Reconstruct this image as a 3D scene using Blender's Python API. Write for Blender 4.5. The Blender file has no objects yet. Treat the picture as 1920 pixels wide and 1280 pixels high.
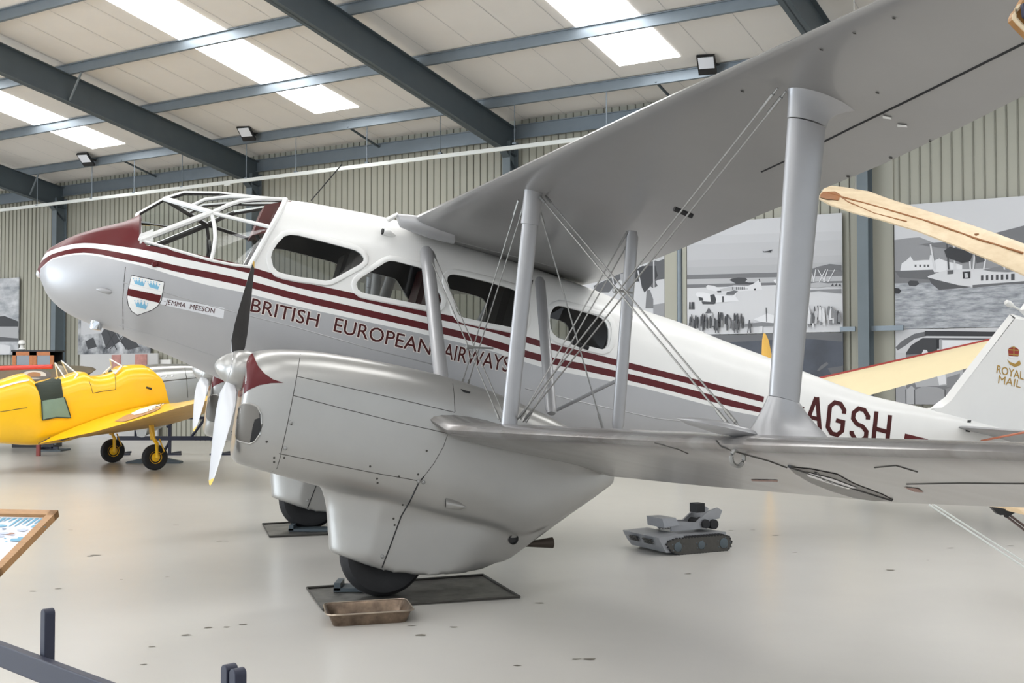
import bpy, bmesh, math, random
import numpy as np
from mathutils import Vector, Matrix
from mathutils.bvhtree import BVHTree
from mathutils.geometry import delaunay_2d_cdt
from mathutils import noise as mnoise
random.seed(4)
SC = bpy.context.scene
COL = SC.collection
PI = math.pi
# ------------------------------------------------------------------ camera, light, exposure
EYE = 1.72; FPX = 2150.0; PITCH = math.atan(65/FPX)
cam_d = bpy.data.cameras.new('camera'); cam = bpy.data.objects.new('camera', cam_d); COL.objects.link(cam)
cam.location = (0, 0, EYE); cam.rotation_euler = (PI/2+PITCH, 0, 0)
cam_d.sensor_width = 36; cam_d.lens = FPX/1920*36; cam_d.clip_end = 200; cam_d.clip_start = .05
SC.camera = cam
SC.view_settings.view_transform = 'Standard'; SC.view_settings.look = 'None'
SC.view_settings.gamma = 1; SC.view_settings.use_curve_mapping = False
SC.view_settings.exposure = 0.37
world = bpy.data.worlds.new('daylight'); SC.world = world; world.use_nodes = True
bg = world.node_tree.nodes['Background']; bg.inputs[0].default_value = (.86, .93, 1.0, 1); bg.inputs[1].default_value = .9
SKYLIGHT = 7.0
ld = bpy.data.lights.new('hangar_door_daylight', 'AREA'); ld.shape = 'RECTANGLE'; ld.size = 13; ld.size_y = 5.2; ld.energy = 1500; ld.color = (.80, .90, 1.0)
lo = bpy.data.objects.new('hangar_door_daylight', ld); COL.objects.link(lo); lo.location = (-21, 2.5, 2.9); lo.rotation_euler = (math.radians(90), 0, math.radians(-68))   # the open door in the gable at left

# ------------------------------------------------------------------ frames
CA, SA = math.cos(PITCH), math.sin(PITCH)
def ray(px, py):
    x = (px-960)/FPX; y = -(py-640)/FPX
    return np.array([x, CA-SA*y, SA+CA*y])
CAM = np.array([0, 0, EYE])
class Frame:
    """a level frame: origin o and heading X (unit, horizontal); Y is 90 degrees left of X"""
    def __init__(s, o, X):
        s.o = np.array(o, float); X = np.array(X, float); s.X = X/np.linalg.norm(X); s.Y = np.array([-s.X[1], s.X[0], 0]); s.Z = np.array([0, 0, 1.])
        s.R = np.array([s.X, s.Y, s.Z]); s.c = s.R@(CAM-s.o)
    def w(s, p): return s.o+s.R.T@np.array(p, float)
    def ray(s, px, py): return s.R@ray(px, py)
    def on(s, px, py, n, d):
        n = np.array(n, float); r = s.ray(px, py); return s.c+r*((d-n@s.c)/(n@r))
    def y(s, px, py, y): return s.on(px, py, (0, 1, 0), y)
    def x(s, px, py, x): return s.on(px, py, (1, 0, 0), x)
    def z(s, px, py, z): return s.on(px, py, (0, 0, 1), z)
    def px(s, p):
        d = s.w(p)-CAM; F = CA*d[1]+SA*d[2]; U = -SA*d[1]+CA*d[2]; return 960+FPX*d[0]/F, 640-FPX*U/F
    def empty(s, name, loc=(0, 0, 0)):
        o = bpy.data.objects.new(name, None); COL.objects.link(o); o.location = s.w(loc)
        o.rotation_euler = (0, 0, math.atan2(s.X[1], s.X[0])); o.empty_display_size = .2
        return o
PSI = math.radians(17.83368)
ASHIP = Frame(np.array([-math.sin(PSI), math.cos(PSI), 0])*10.967, (math.cos(PSI), math.sin(PSI), 0))   # biplane: x aft, y starboard, z up
HT = 2.08                                                                                           # half track
PHI = math.atan(2150/3500); HN = np.array([math.sin(PHI), math.cos(PHI), 0])
HALL = Frame(HN*21.732, (math.cos(PHI), -math.sin(PHI), 0))       # hangar: x along the side wall, y into the wall, z up
WORLD = Frame((0, 0, 0), (1, 0, 0))
def ac(px, py, l): return ASHIP.y(px, py, -l)
def pchip(xs, ys):
    o = np.argsort(xs); x = np.array(xs, float)[o]; y = np.array(ys, float)[o]
    k = np.concatenate([[True], np.diff(x) > 1e-6]); x = x[k]; y = y[k]
    h = np.diff(x); d = np.diff(y)/h; m = np.zeros(len(x)); m[0] = d[0]; m[-1] = d[-1]
    for i in range(1, len(x)-1):
        if d[i-1]*d[i] > 0:
            a = 2*h[i]+h[i-1]; b = h[i]+2*h[i-1]; m[i] = (a+b)/(a/d[i-1]+b/d[i])
    def f(t):
        if t <= x[0]: return y[0]+m[0]*(t-x[0])
        if t >= x[-1]: return y[-1]+m[-1]*(t-x[-1])
        i = int(np.searchsorted(x, t)-1); i = max(0, min(i, len(h)-1)); u = (t-x[i])/h[i]
        return (2*u**3-3*u*u+1)*y[i]+(u**3-2*u*u+u)*h[i]*m[i]+(-2*u**3+3*u*u)*y[i+1]+(u**3-u*u)*h[i]*m[i+1]
    return f
def lin(xs, ys): return lambda t: float(np.interp(t, xs, ys))

# ------------------------------------------------------------------ materials
def srgb(r, g, b):
    f = lambda c: (c/255/12.92) if c/255 <= .04045 else ((c/255+.055)/1.055)**2.4
    return (f(r), f(g), f(b), 1)
def mat(name, col, rough=.5, metal=0, noise=0, nscale=4, bump=0, bscale=30, spec=.5, coat=0, wear=None, stretch=None, emit=0):
    m = bpy.data.materials.new(name); m.use_nodes = True; nt = m.node_tree; b = nt.nodes['Principled BSDF']
    b.inputs['Base Color'].default_value = col; b.inputs['Roughness'].default_value = rough; b.inputs['Metallic'].default_value = metal
    b.inputs['Specular IOR Level'].default_value = spec; b.inputs['Coat Weight'].default_value = coat; b.inputs['Coat Roughness'].default_value = .08
    if emit: b.inputs['Emission Color'].default_value = col; b.inputs['Emission Strength'].default_value = emit
    tc = nt.nodes.new('ShaderNodeTexCoord'); mp = nt.nodes.new('ShaderNodeMapping'); nt.links.new(tc.outputs['Object'], mp.inputs[0])
    if stretch: mp.inputs['Scale'].default_value = stretch
    if noise:
        n = nt.nodes.new('ShaderNodeTexNoise'); n.inputs['Scale'].default_value = nscale; n.inputs['Detail'].default_value = 6; n.inputs['Roughness'].default_value = .6
        nt.links.new(mp.outputs[0], n.inputs['Vector'])
        r = nt.nodes.new('ShaderNodeValToRGB'); r.color_ramp.elements[0].position = .3; r.color_ramp.elements[1].position = .7
        w2 = wear if wear else tuple(c*(1-noise) for c in col[:3])+(1,)
        r.color_ramp.elements[0].color = w2; r.color_ramp.elements[1].color = col
        nt.links.new(n.outputs[0], r.inputs[0]); nt.links.new(r.outputs[0], b.inputs['Base Color'])
    if bump:
        n2 = nt.nodes.new('ShaderNodeTexNoise'); n2.inputs['Scale'].default_value = bscale; n2.inputs['Detail'].default_value = 4
        nt.links.new(mp.outputs[0], n2.inputs['Vector'])
        bp = nt.nodes.new('ShaderNodeBump'); bp.inputs['Strength'].default_value = bump; bp.inputs['Distance'].default_value = .02
        nt.links.new(n2.outputs[0], bp.inputs['Height']); nt.links.new(bp.outputs[0], b.inputs['Normal'])
    return m
M = {}
M['white'] = mat('white_dope', srgb(232, 232, 230), .35, noise=.03, nscale=3, spec=.45, coat=.15)
M['silver_low'] = mat('silver_lower_wing', srgb(168, 167, 166), .23, .6, noise=.1, nscale=1.6, wear=srgb(142, 136, 133), stretch=(.6, 2.5, 1), bump=.04, bscale=3)
M['silver'] = mat('silver_dope', srgb(178, 178, 180), .46, .55, noise=.06, nscale=2.5)
M['silver_wing'] = mat('silver_wing_fabric', srgb(160, 159, 158), .28, .55, noise=.05, nscale=2, bump=.05, bscale=3)
M['silver_cowl'] = mat('silver_cowling', srgb(172, 171, 168), .33, .6, noise=.06, nscale=3, bump=.04, bscale=5)
M['strut'] = mat('silver_strut', srgb(170, 170, 172), .4, .5, noise=.04, nscale=9)
M['polish'] = mat('polished_metal', srgb(215, 215, 218), .2, .95, noise=.05)
M['blade'] = mat('propeller_grey', srgb(196, 197, 200), .36, .3, noise=.03)
M['blade_back'] = mat('propeller_black_face', srgb(52, 50, 50), .55, 0, noise=.2, nscale=20)
M['maroon'] = mat('maroon_paint', srgb(88, 12, 18), .34, 0, noise=.08, nscale=6, spec=.35)
M['letter'] = mat('dark_maroon_letter', srgb(66, 14, 13), .5, spec=.3)
M['letter_edge'] = mat('pale_letter_edge', srgb(222, 216, 210), .5)
M['black'] = mat('black_paint', srgb(22, 22, 24), .5)
M['gap'] = mat('panel_gap', srgb(60, 58, 54), .8)
M['rubber'] = mat('tyre_rubber', srgb(34, 34, 36), .75, noise=.25, nscale=12, bump=.05)
M['interior'] = mat('cabin_dark', srgb(52, 49, 47), .8, noise=.1)
M['leather'] = mat('maroon_leather', srgb(112, 40, 38), .5, noise=.15, nscale=18, bump=.1)
M['wire'] = mat('bracing_wire_steel', srgb(150, 150, 148), .4, .7)
M['gold'] = mat('gold_leaf', srgb(176, 140, 66), .45, .2)
M['yellow_tip'] = mat('yellow_tip', srgb(236, 190, 80), .4)
M['chrome'] = mat('chrome', srgb(225, 228, 232), .08, 1)
def glassmat(name, tint=(.93, .95, .95, 1), gl=.1):
    m = bpy.data.materials.new(name); m.use_nodes = True; nt = m.node_tree; nt.nodes.clear()
    o = nt.nodes.new('ShaderNodeOutputMaterial'); t = nt.nodes.new('ShaderNodeBsdfTransparent'); g = nt.nodes.new('ShaderNodeBsdfGlossy'); x = nt.nodes.new('ShaderNodeMixShader')
    fr = nt.nodes.new('ShaderNodeMath'); fr.operation = 'MULTIPLY_ADD'; fr.inputs[1].default_value = .28; fr.inputs[2].default_value = .05; pw = nt.nodes.new('ShaderNodeMath'); pw.operation = 'POWER'; pw.inputs[1].default_value = 4; lw_ = nt.nodes.new('ShaderNodeLayerWeight'); nt.links.new(lw_.outputs['Facing'], pw.inputs[0]); nt.links.new(pw.outputs[0], fr.inputs[0])
    t.inputs[0].default_value = tint; g.inputs['Roughness'].default_value = gl
    nt.links.new(fr.outputs[0], x.inputs[0]); nt.links.new(t.outputs[0], x.inputs[1]); nt.links.new(g.outputs[0], x.inputs[2]); nt.links.new(x.outputs[0], o.inputs[0])
    return m
M['glass'] = glassmat('clear_perspex'); M['glass_dark'] = glassmat('cabin_window_perspex', (.62, .63, .62, 1))

# ------------------------------------------------------------------ mesh builder
class MB:
    def __init__(s): s.v = []; s.f = []; s.m = []
    def add(s, vs, fs, m=0):
        o = len(s.v); s.v += [tuple(map(float, v)) for v in vs]; s.f += [tuple(i+o for i in f) for f in fs]
        s.m += (list(m) if isinstance(m, (list, tuple)) else [m]*len(fs)); return s
    def box(s, c, size, m=0, R=None, bev=0):
        hx, hy, hz = (d/2 for d in size)
        vs = [np.array((x*hx, y*hy, z*hz)) for x in (-1, 1) for y in (-1, 1) for z in (-1, 1)]
        if R is not None: vs = [np.array(R)@v for v in vs]
        vs = [v+np.array(c, float) for v in vs]
        return s.add(vs, [(0, 1, 3, 2), (4, 6, 7, 5), (0, 4, 5, 1), (2, 3, 7, 6), (0, 2, 6, 4), (1, 5, 7, 3)], m)
    def hexa(s, bot, top, m=0):
        return s.add(list(bot)+list(top), [(3, 2, 1, 0), (4, 5, 6, 7), (0, 1, 5, 4), (1, 2, 6, 5), (2, 3, 7, 6), (3, 0, 4, 7)], m)
    def loft(s, rings, m=0, close=True, cap=True, capm=None):
        n = len(rings[0]); vs = [p for r in rings for p in r]; fs = []; ms = []
        for i in range(len(rings)-1):
            for j in range(n if close else n-1):
                k = (j+1) % n; fs.append((i*n+j, i*n+k, (i+1)*n+k, (i+1)*n+j)); ms.append(m(i, j) if callable(m) else m)
        if cap and close:
            cm = capm if capm is not None else (m(0, 0) if callable(m) else m)
            fs.append(tuple(range(n-1, -1, -1))); ms.append(cm)
            b = (len(rings)-1)*n; fs.append(tuple(b+j for j in range(n))); ms.append(cm)
        return s.add(vs, fs, ms)
    def tube(s, pts, r, m=0, n=8, flat=None, up=(0, 0, 1)):
        pts = [np.array(p, float) for p in pts]; rings = []; r = r if isinstance(r, (list, tuple)) else [r]*len(pts)
        for i, p in enumerate(pts):
            t = pts[min(i+1, len(pts)-1)]-pts[max(i-1, 0)]; t /= (np.linalg.norm(t)+1e-12); u = np.array(up, float)
            if abs(t@u) > .95: u = np.array((1., 0, 0)) if abs(t[0]) < .9 else np.array((0, 1., 0))
            a = np.cross(t, u); a /= np.linalg.norm(a); b = np.cross(a, t)
            fa, fb = (1, 1) if flat is None else flat
            rings.append([p+r[i]*(fa*math.cos(2*PI*k/n)*a+fb*math.sin(2*PI*k/n)*b) for k in range(n)])
        return s.loft(rings, m)
    def lathe(s, prof, o=(0, 0, 0), axis=(0, 0, 1), m=0, n=32):
        ax = np.array(axis, float); ax /= np.linalg.norm(ax); u = np.array((1., 0, 0)) if abs(ax[0]) < .8 else np.array((0, 1., 0))
        a = np.cross(ax, u); a /= np.linalg.norm(a); b = np.cross(ax, a); o = np.array(o, float)
        rings = [[o+ax*h+r*(math.cos(2*PI*k/n)*a+math.sin(2*PI*k/n)*b) for k in range(n)] for r, h in prof]
        return s.loft(rings, m)
    def prism(s, poly, d0, d1, m=0):
        """poly of 3D points, offset by vectors d0 and d1"""
        n = len(poly); d0 = np.array(d0, float); d1 = np.array(d1, float)
        vs = [np.array(p)+d0 for p in poly]+[np.array(p)+d1 for p in poly]
        return s.add(vs, [tuple(range(n-1, -1, -1)), tuple(range(n, 2*n))]+[(i, (i+1) % n, n+(i+1) % n, n+i) for i in range(n)], m)
    def pieces(s):
        par = list(range(len(s.v)))
        def find(i):
            while par[i] != i: par[i] = par[par[i]]; i = par[i]
            return i
        for f in s.f:
            for i in f[1:]: par[find(i)] = find(f[0])
        out = {}
        for f, m in zip(s.f, s.m):
            p = out.setdefault(find(f[0]), (MB(), {})); k = p[1]
            for i in f:
                if i not in k: k[i] = len(p[0].v); p[0].v.append(s.v[i])
            p[0].f.append(tuple(k[i] for i in f)); p[0].m.append(m)
        return [p[0] for p in out.values()]
    def build_each(s, name, mats, parent=None, **kw): return [p.build(name, mats, parent, **kw) for p in s.pieces()]
    def mesh(s, name):
        me = bpy.data.meshes.new(name); me.from_pydata(s.v, [], s.f); me.update()
        me.polygons.foreach_set('material_index', s.m)
        bm = bmesh.new(); bm.from_mesh(me); bmesh.ops.recalc_face_normals(bm, faces=bm.faces); bm.to_mesh(me); bm.free()
        return me
    def build(s, name, mats, parent=None, smooth=True, angle=40, frame=None):
        me = s.mesh(name)
        for x in (mats if isinstance(mats, (list, tuple)) else [mats]): me.materials.append(M[x] if isinstance(x, str) else x)
        return finish(me, name, parent, smooth, angle, frame)
def finish(me, name, parent=None, smooth=True, angle=40, frame=None):
    if smooth:
        me.polygons.foreach_set('use_smooth', [True]*len(me.polygons))
        bm = bmesh.new(); bm.from_mesh(me); ca = math.radians(angle)
        for e in bm.edges:
            if len(e.link_faces) == 2:
                if e.link_faces[0].normal.angle(e.link_faces[1].normal, 0) > ca: e.smooth = False
        bm.to_mesh(me); bm.free()
    o = bpy.data.objects.new(name, me); COL.objects.link(o)
    if parent is not None: o.parent = parent
    elif frame is not None:
        o.matrix_world = Matrix.Translation(Vector(frame.o)) @ Matrix.Rotation(math.atan2(frame.X[1], frame.X[0]), 4, 'Z')
    return o
def tag(o, label=None, cat=None, group=None, kind=None):
    if label: o['label'] = label
    if cat: o['category'] = cat
    if group: o['group'] = group
    if kind: o['kind'] = kind
    return o
def copy_tree(o, parent=None):
    c = o.copy(); COL.objects.link(c); c.parent = parent
    for ch in list(o.children): copy_tree(ch, c)
    return c
def ellring(c, a, b, ra, rb, n=16):
    c = np.array(c, float); a = np.array(a, float); b = np.array(b, float)
    return [c+a*ra*math.cos(2*PI*k/n)+b*rb*math.sin(2*PI*k/n) for k in range(n)]
def applied(o, parent=None):
    """the object's mesh with its modifiers worked in"""
    dg = bpy.context.evaluated_depsgraph_get(); dg.update()
    me = bpy.data.meshes.new_from_object(o.evaluated_get(dg)); old = o.data; o.modifiers.clear(); o.data = me
    return o
# ------------------------------------------------------------------ paint and seams laid on a surface
class Skin:
    def __init__(s, frame, me): s.fr = frame; s.t = BVHTree.FromPolygons([v.co for v in me.vertices], [tuple(p.vertices) for p in me.polygons])
    def hit(s, px, py, off=.002):
        r = Vector(s.fr.ray(px, py)).normalized(); p, n, i, d = s.t.ray_cast(Vector(s.fr.c), r)
        if p is None: return None
        if n.dot(r) > 0: n = -n
        return p+n*off
    def tri(s, pts2, tris, off):
        P = [s.hit(x, y, off) for x, y in pts2]; keep = {}; vs = []; fs = []
        for t in tris:
            if any(P[i] is None for i in t): continue
            q = [P[i] for i in t]
            if max((q[0]-q[1]).length, (q[1]-q[2]).length, (q[2]-q[0]).length) > .6: continue
            for i in t:
                if i not in keep: keep[i] = len(vs); vs.append(P[i])
            fs.append(tuple(keep[i] for i in t))
        return vs, fs
    def poly(s, mb, pts, m=0, off=.002, step=8):
        pts = [tuple(map(float, p)) for p in pts]; ed = []
        for i in range(len(pts)):
            a = np.array(pts[i]); b = np.array(pts[(i+1) % len(pts)]); k = max(1, int(np.linalg.norm(b-a)/step))
            ed += [a+(b-a)*j/k for j in range(k)]
        n = len(ed); xs = [p[0] for p in ed]; ys = [p[1] for p in ed]; V = [Vector(p) for p in ed]
        gx = np.arange(min(xs)+step*.5, max(xs), step); gy = np.arange(min(ys)+step*.5, max(ys), step)
        def inside(x, y):
            c = False; j = n-1
            for i in range(n):
                if (ys[i] > y) != (ys[j] > y) and x < (xs[j]-xs[i])*(y-ys[i])/(ys[j]-ys[i])+xs[i]: c = not c
                j = i
            return c
        for x in gx:
            for y in gy:
                if inside(x, y): V.append(Vector((x, y)))
        r = delaunay_2d_cdt(V, [(i, (i+1) % n) for i in range(n)], [], 1, 1e-5)
        fs0 = []
        for f in r[2]:
            cx = sum(r[0][i].x for i in f)/len(f); cy = sum(r[0][i].y for i in f)/len(f)
            if inside(cx, cy): fs0.append(tuple(f))
        vs, fs = s.tri([tuple(v) for v in r[0]], fs0, off); mb.add(vs, fs, m)
    def line(s, mb, pts, r=.003, m=0, step=6, off=.0, n=5):
        run = []
        for i in range(len(pts)-1):
            a = np.array(pts[i], float); b = np.array(pts[i+1], float); k = max(1, int(np.linalg.norm(b-a)/step))
            run += [a+(b-a)*j/k for j in range(k)]
        run.append(np.array(pts[-1], float)); P = []
        for p in run:
            h = s.hit(p[0], p[1], off)
            if h is None or (P and (h-P[-1]).length > .35):
                if len(P) > 1: mb.tube(P, r, m, n)
                P = [] if h is None else [h]
            else: P.append(h)
        if len(P) > 1: mb.tube(P, r, m, n)
    def text(s, mb, txt, quad, m=0, off=.003, grow=0, bold=0, space=1.0):
        """quad: pixel corners (bottom-left, bottom-right, top-right, top-left) of the cap-height box"""
        cu = bpy.data.curves.new('t', 'FONT'); cu.body = txt; cu.size = 1; cu.offset = bold+grow; cu.resolution_u = 3; cu.space_character = space
        o = bpy.data.objects.new('t', cu); dg = bpy.context.evaluated_depsgraph_get(); me = o.to_mesh(depsgraph=dg) if False else bpy.data.meshes.new_from_object(o)
        v = np.array([x.co[:2] for x in me.vertices]); fs = [tuple(p.vertices) for p in me.polygons]
        cu.offset = 0; me0 = bpy.data.meshes.new_from_object(o); v0 = np.array([x.co[:2] for x in me0.vertices]); lo = v0.min(0); hi = v0.max(0)
        u = (v-lo)/(hi-lo); q = [np.array(a, float) for a in quad]
        pts = [tuple((q[0]*(1-a)+q[1]*a)*(1-b)+(q[3]*(1-a)+q[2]*a)*b) for a, b in u]
        vs, fs = s.tri(pts, fs, off); mb.add(vs, fs, m)
        bpy.data.objects.remove(o); bpy.data.curves.remove(cu); bpy.data.meshes.remove(me); bpy.data.meshes.remove(me0)

# ================================================================== THE HANGAR
M['floor'] = mat('epoxy_floor', srgb(195, 192, 186), .26, noise=.06, nscale=.6, spec=.45, bump=.02, bscale=2)
M['cladding'] = mat('steel_cladding', srgb(166, 165, 152), .55, noise=.05, nscale=2, stretch=(1, 1, .3))
M['rib'] = mat('cladding_rib', srgb(128, 127, 116), .6)
M['ceiling'] = mat('roof_lining', srgb(226, 222, 217), .7, noise=.03, nscale=1.5)
M['joint'] = mat('roof_joint', srgb(190, 189, 188), .8)
M['galv'] = mat('galvanised_purlin', srgb(132, 142, 150), .45, .5, noise=.1, nscale=3)
M['steel'] = mat('grey_blue_steel', srgb(74, 84, 90), .5, noise=.1, nscale=3)
M['column'] = mat('grey_blue_column', srgb(104, 115, 121), .5, noise=.08, nscale=3)
M['tray'] = mat('white_track', srgb(215, 218, 214), .45)
M['sky'] = mat('translucent_rooflight', (1, 1, 1, 1), .6, emit=SKYLIGHT)
M['lamp'] = mat('floodlight_lens', srgb(225, 228, 235), .25, emit=.0)
SL = .17; Z0 = 7.42                                  # roof slope and lining height at the wall
def roofz(y): return Z0-SL*y
XL, XR, YB = -46.0, 16.0, -40.0; RIDGE = -20.0
def rz(y): return roofz(y) if y > RIDGE else roofz(RIDGE)+SL*(y-RIDGE)
def struct(mb, name, mats, smooth=False):
    o = mb.build(name, mats, smooth=smooth, frame=HALL); o['kind'] = 'structure'; return o
b = MB(); b.add([(XL-20, .4, 0), (XR+20, .4, 0), (XR+20, YB-25, 0), (XL-20, YB-25, 0)], [(0, 3, 2, 1)]); struct(b, 'floor', ['floor'])
# side wall: pressed cladding with narrow ribs
b = MB(); x = XL
prof = []
k = 0
while x < XR:
    prof += [(x, 0.0), (x+.155, 0.0), (x+.163, -.022), (x+.177, -.022), (x+.185, 0.0)]; x += .185; k += 1
n = len(prof)
b.add([(px_, y_, 0) for px_, y_ in prof]+[(px_, y_, 7.6) for px_, y_ in prof], [(i, i+1, n+i+1, n+i) for i in range(n-1)], [0 if (i % 5) in (0, 4) else 1 for i in range(n-1)])
struct(b, 'wall_side', ['cladding', 'rib'])
# roof lining with sheet joints
b = MB()
b.add([(XL, .3, rz(.3)), (XR, .3, rz(.3)), (XR, RIDGE, rz(RIDGE)), (XL, RIDGE, rz(RIDGE)), (XL, YB, rz(YB)), (XR, YB, rz(YB))], [(0, 1, 2, 3), (3, 2, 5, 4)], 0)
x = XL
while x < XR:
    for ya, yb in ((.2, RIDGE), (RIDGE, YB)):
        d = -.004; b.add([(x, ya, rz(ya)+d), (x+.012, ya, rz(ya)+d), (x+.012, yb, rz(yb)+d), (x, yb, rz(yb)+d)], [(0, 1, 2, 3)], 1)
    x += 1.0
struct(b, 'ceiling', ['ceiling', 'joint'])
BAY = 7.73; C0 = -13.25
# translucent rooflight strips
wn = 0
for i in range(-4, 4):
    x0 = C0-4.25+BAY*i
    for ya, yb in ((-1.85, -18.5), (-21.5, -38)):
        if x0 > XR-1 or x0 < XL: continue
        b = MB(); d = -.012
        b.hexa([(x0, ya, rz(ya)+d), (x0+1.27, ya, rz(ya)+d), (x0+1.27, yb, rz(yb)+d), (x0, yb, rz(yb)+d)], [(x0, ya, rz(ya)+.02), (x0+1.27, ya, rz(ya)+.02), (x0+1.27, yb, rz(yb)+.02), (x0, yb, rz(yb)+.02)])
        wn += 1; struct(b, 'window_%d' % wn, ['sky'])
# purlins (zed section) across the rafters
PY = [-1.3-2.29*i for i in range(9)]
for y in PY+[2*RIDGE-y for y in PY]:
    s = 1 if y > RIDGE else -1; z1 = rz(y)-.014; h = .2; b = MB()
    sec = [(y+.03*s, z1), (y-.045*s, z1), (y-.045*s, z1-.012), (y+.0, z1-.012), (y+.0, z1-h+.012), (y-.0, z1-h), (y+.06*s, z1-h-.005), (y+.06*s, z1-h+.007), (y+.012*s, z1-h+.014), (y+.012*s, z1-.012), (y+.03*s, z1-.012)]
    b.loft([[(xx, p[0], p[1]) for p in sec] for xx in (XL, XR)]); struct(b, 'purlin', ['galv'])
b = MB(); b.box(((XL+XR)/2, -.12, 7.12), (XR-XL, .03, .3)); b.box(((XL+XR)/2, -.15, 6.975), (XR-XL, .09, .014)); b.box(((XL+XR)/2, -.15, 7.27), (XR-XL, .09, .014)); struct(b, 'eaves_beam', ['galv'])
# portal frames: tapered haunch rafter and column
def ibeam(b, pts_bot, pts_top, x, fl=.19, t=.016, web=.012):
    for i in range(len(pts_bot)-1):
        (ya, za), (yb, zb) = pts_bot[i:i+2]; (yc, zc), (yd, zd) = pts_top[i:i+2]
        b.hexa([(x-web, ya, za), (x+web, ya, za), (x+web, yb, zb), (x-web, yb, zb)], [(x-web, yc, zc), (x+web, yc, zc), (x+web, yd, zd), (x-web, yd, zd)])
        b.hexa([(x-fl/2, ya, za), (x+fl/2, ya, za), (x+fl/2, yb, zb), (x-fl/2, yb, zb)], [(x-fl/2, ya, za+t), (x+fl/2, ya, za+t), (x+fl/2, yb, zb+t), (x-fl/2, yb, zb+t)])
        b.hexa([(x-fl/2, yc, zc-t), (x+fl/2, yc, zc-t), (x+fl/2, yd, zd-t), (x-fl/2, yd, zd-t)], [(x-fl/2, yc, zc), (x+fl/2, yc, zc), (x+fl/2, yd, zd), (x-fl/2, yd, zd)])
rt = lambda y: rz(y)-.215
for i in range(-4, 4):
    x = C0+BAY*i
    if x < XL or x > XR: continue
    b = MB()
    for s in (0, 1):
        Y = (lambda y: y) if s == 0 else (lambda y: 2*RIDGE-y)
        ibeam(b, [(Y(-.1), rt(-.1)-.62), (Y(-7.5), rt(-7.5)-.60), (RIDGE, rt(RIDGE)-.6)], [(Y(-.1), rt(-.1)), (Y(-7.5), rt(-7.5)), (RIDGE, rt(RIDGE))], x)
        if s == 0: b.hexa([(x-.09, -.1, 6.25), (x+.09, -.1, 6.25), (x+.09, -.62, 6.72), (x-.09, -.62, 6.72)], [(x-.09, -.1, 6.27), (x+.09, -.1, 6.27), (x+.09, -.62, 6.74), (x-.09, -.62, 6.74)]); b.add([(x, -.1, 6.26), (x, -.62, 6.73), (x, -.1, 6.73)], [(0, 1, 2)])
    struct(b, 'rafter', ['steel'])
    b = MB(); fl, dep = .2, .34
    for y0 in (-.06,):
        b.box((x, y0-.008, 3.45), (fl, .016, 6.9)); b.box((x, y0-dep, 3.45), (fl, .016, 6.9)); b.box((x, y0-dep/2, 3.45), (.014, dep, 6.9)); b.box((x, y0-dep/2, .01), (.32, .46, .02))
    struct(b, 'column', ['column'])
# knee braces from purlin to rafter, sag rods, cable tray and its hangers
braces = [(-20.97, PY[2], 1), (-13.25, PY[3], 1), (-28.7, PY[0], 1), (-20.97, PY[5], 1)]
for x, y, s in braces:
    b = MB(); b.tube([(x+.42, y+.05, rz(y)-.19), (x+.03, y+.05, rt(y)-.56)], .03, n=6, flat=(1, .35)); struct(b, 'knee_brace', ['galv'])
for x in (-24.75, -17.0, -9.25, -1.5):
    b = MB(); b.tube([(x, PY[0], rz(PY[0])-.17), (x, -.14, 7.2)], .028, n=8); struct(b, 'sag_rod', ['steel'])
TZ = 6.78; TY = -1.26
p0 = HALL.y(0, 397, TY); p1 = HALL.y(1077, 259, TY); tz = lambda x: p0[2]+(p1[2]-p0[2])*(x-p0[0])/(p1[0]-p0[0])
b = MB(); b.box(((XL-4+2)/2, TY, tz(-20)), (XL*-1+2, .05, .085))
for q in (427, 1065): p = HALL.y(q, 300, TY); b.box((p[0], TY, tz(p[0])-.05), (.2, .045, .05))
tr = b.build('cable_tray', ['tray'], frame=HALL, smooth=False); tag(tr, 'long slim white lighting track hung level below the lowest roof purlin', 'lighting track')
for i, q in enumerate((71, 173, 252, 342, 462, 555, 688, 825, 965, 1137)):
    p = HALL.y(q, 290, TY); b = MB(); x = p[0]; b.tube([(x, TY, tz(x)+.04), (x, TY, rz(TY)-.2)], .011, n=6); b.box((x, TY, tz(x)+.05), (.09, .06, .03)); b.build('hanger', ['galv'], tr, smooth=False)
# floodlights on the lowest purlin
for q, lab in (((462, 250), 'small black floodlight on the lowest purlin above the biplane cockpit'), ((161, 299), 'small black floodlight on the lowest purlin at far left of the hangar'), ((1325, 121), 'small black floodlight on the purlin beside the right-hand rooflight strip')):
    p = HALL.y(q[0], q[1], -1.62)
    e = HALL.empty('floodlight', p); tag(e, lab, 'floodlight', 'floodlights on the purlin')
    R = np.array(Matrix.Rotation(math.radians(14), 3, 'Z') @ Matrix.Rotation(math.radians(50), 3, 'X'))
    b = MB(); b.box((0, 0, 0), (.34, .06, .42), R=R); b.box(R@np.array((0, .04, 0)), (.28, .05, .26), R=R); o = b.build('housing', ['black'], e, smooth=False)
    b = MB(); c = R@np.array((0, -.033, .06)); b.box(c, (.29, .006, .25), R=R); b.build('lens', ['lamp'], e, smooth=False)
    b = MB(); b.tube([(-.17, .02, 0), (-.17, .2, .02), (.17, .2, .02), (.17, .02, 0)], .015, n=6); b.tube([(0, .2, .02), (0, .33, .02)], .02, n=6); b.build('bracket', ['black'], e, smooth=False)
# wall girt rails at the columns
for x0, x1 in ((-6.0, -5.72), (-5.42, -4.85)):
    b = MB(); b.box(((x0+x1)/2, -.2, 2.6), (x1-x0, .06, .09)); struct(b, 'wall_rail', ['galv'])
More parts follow.
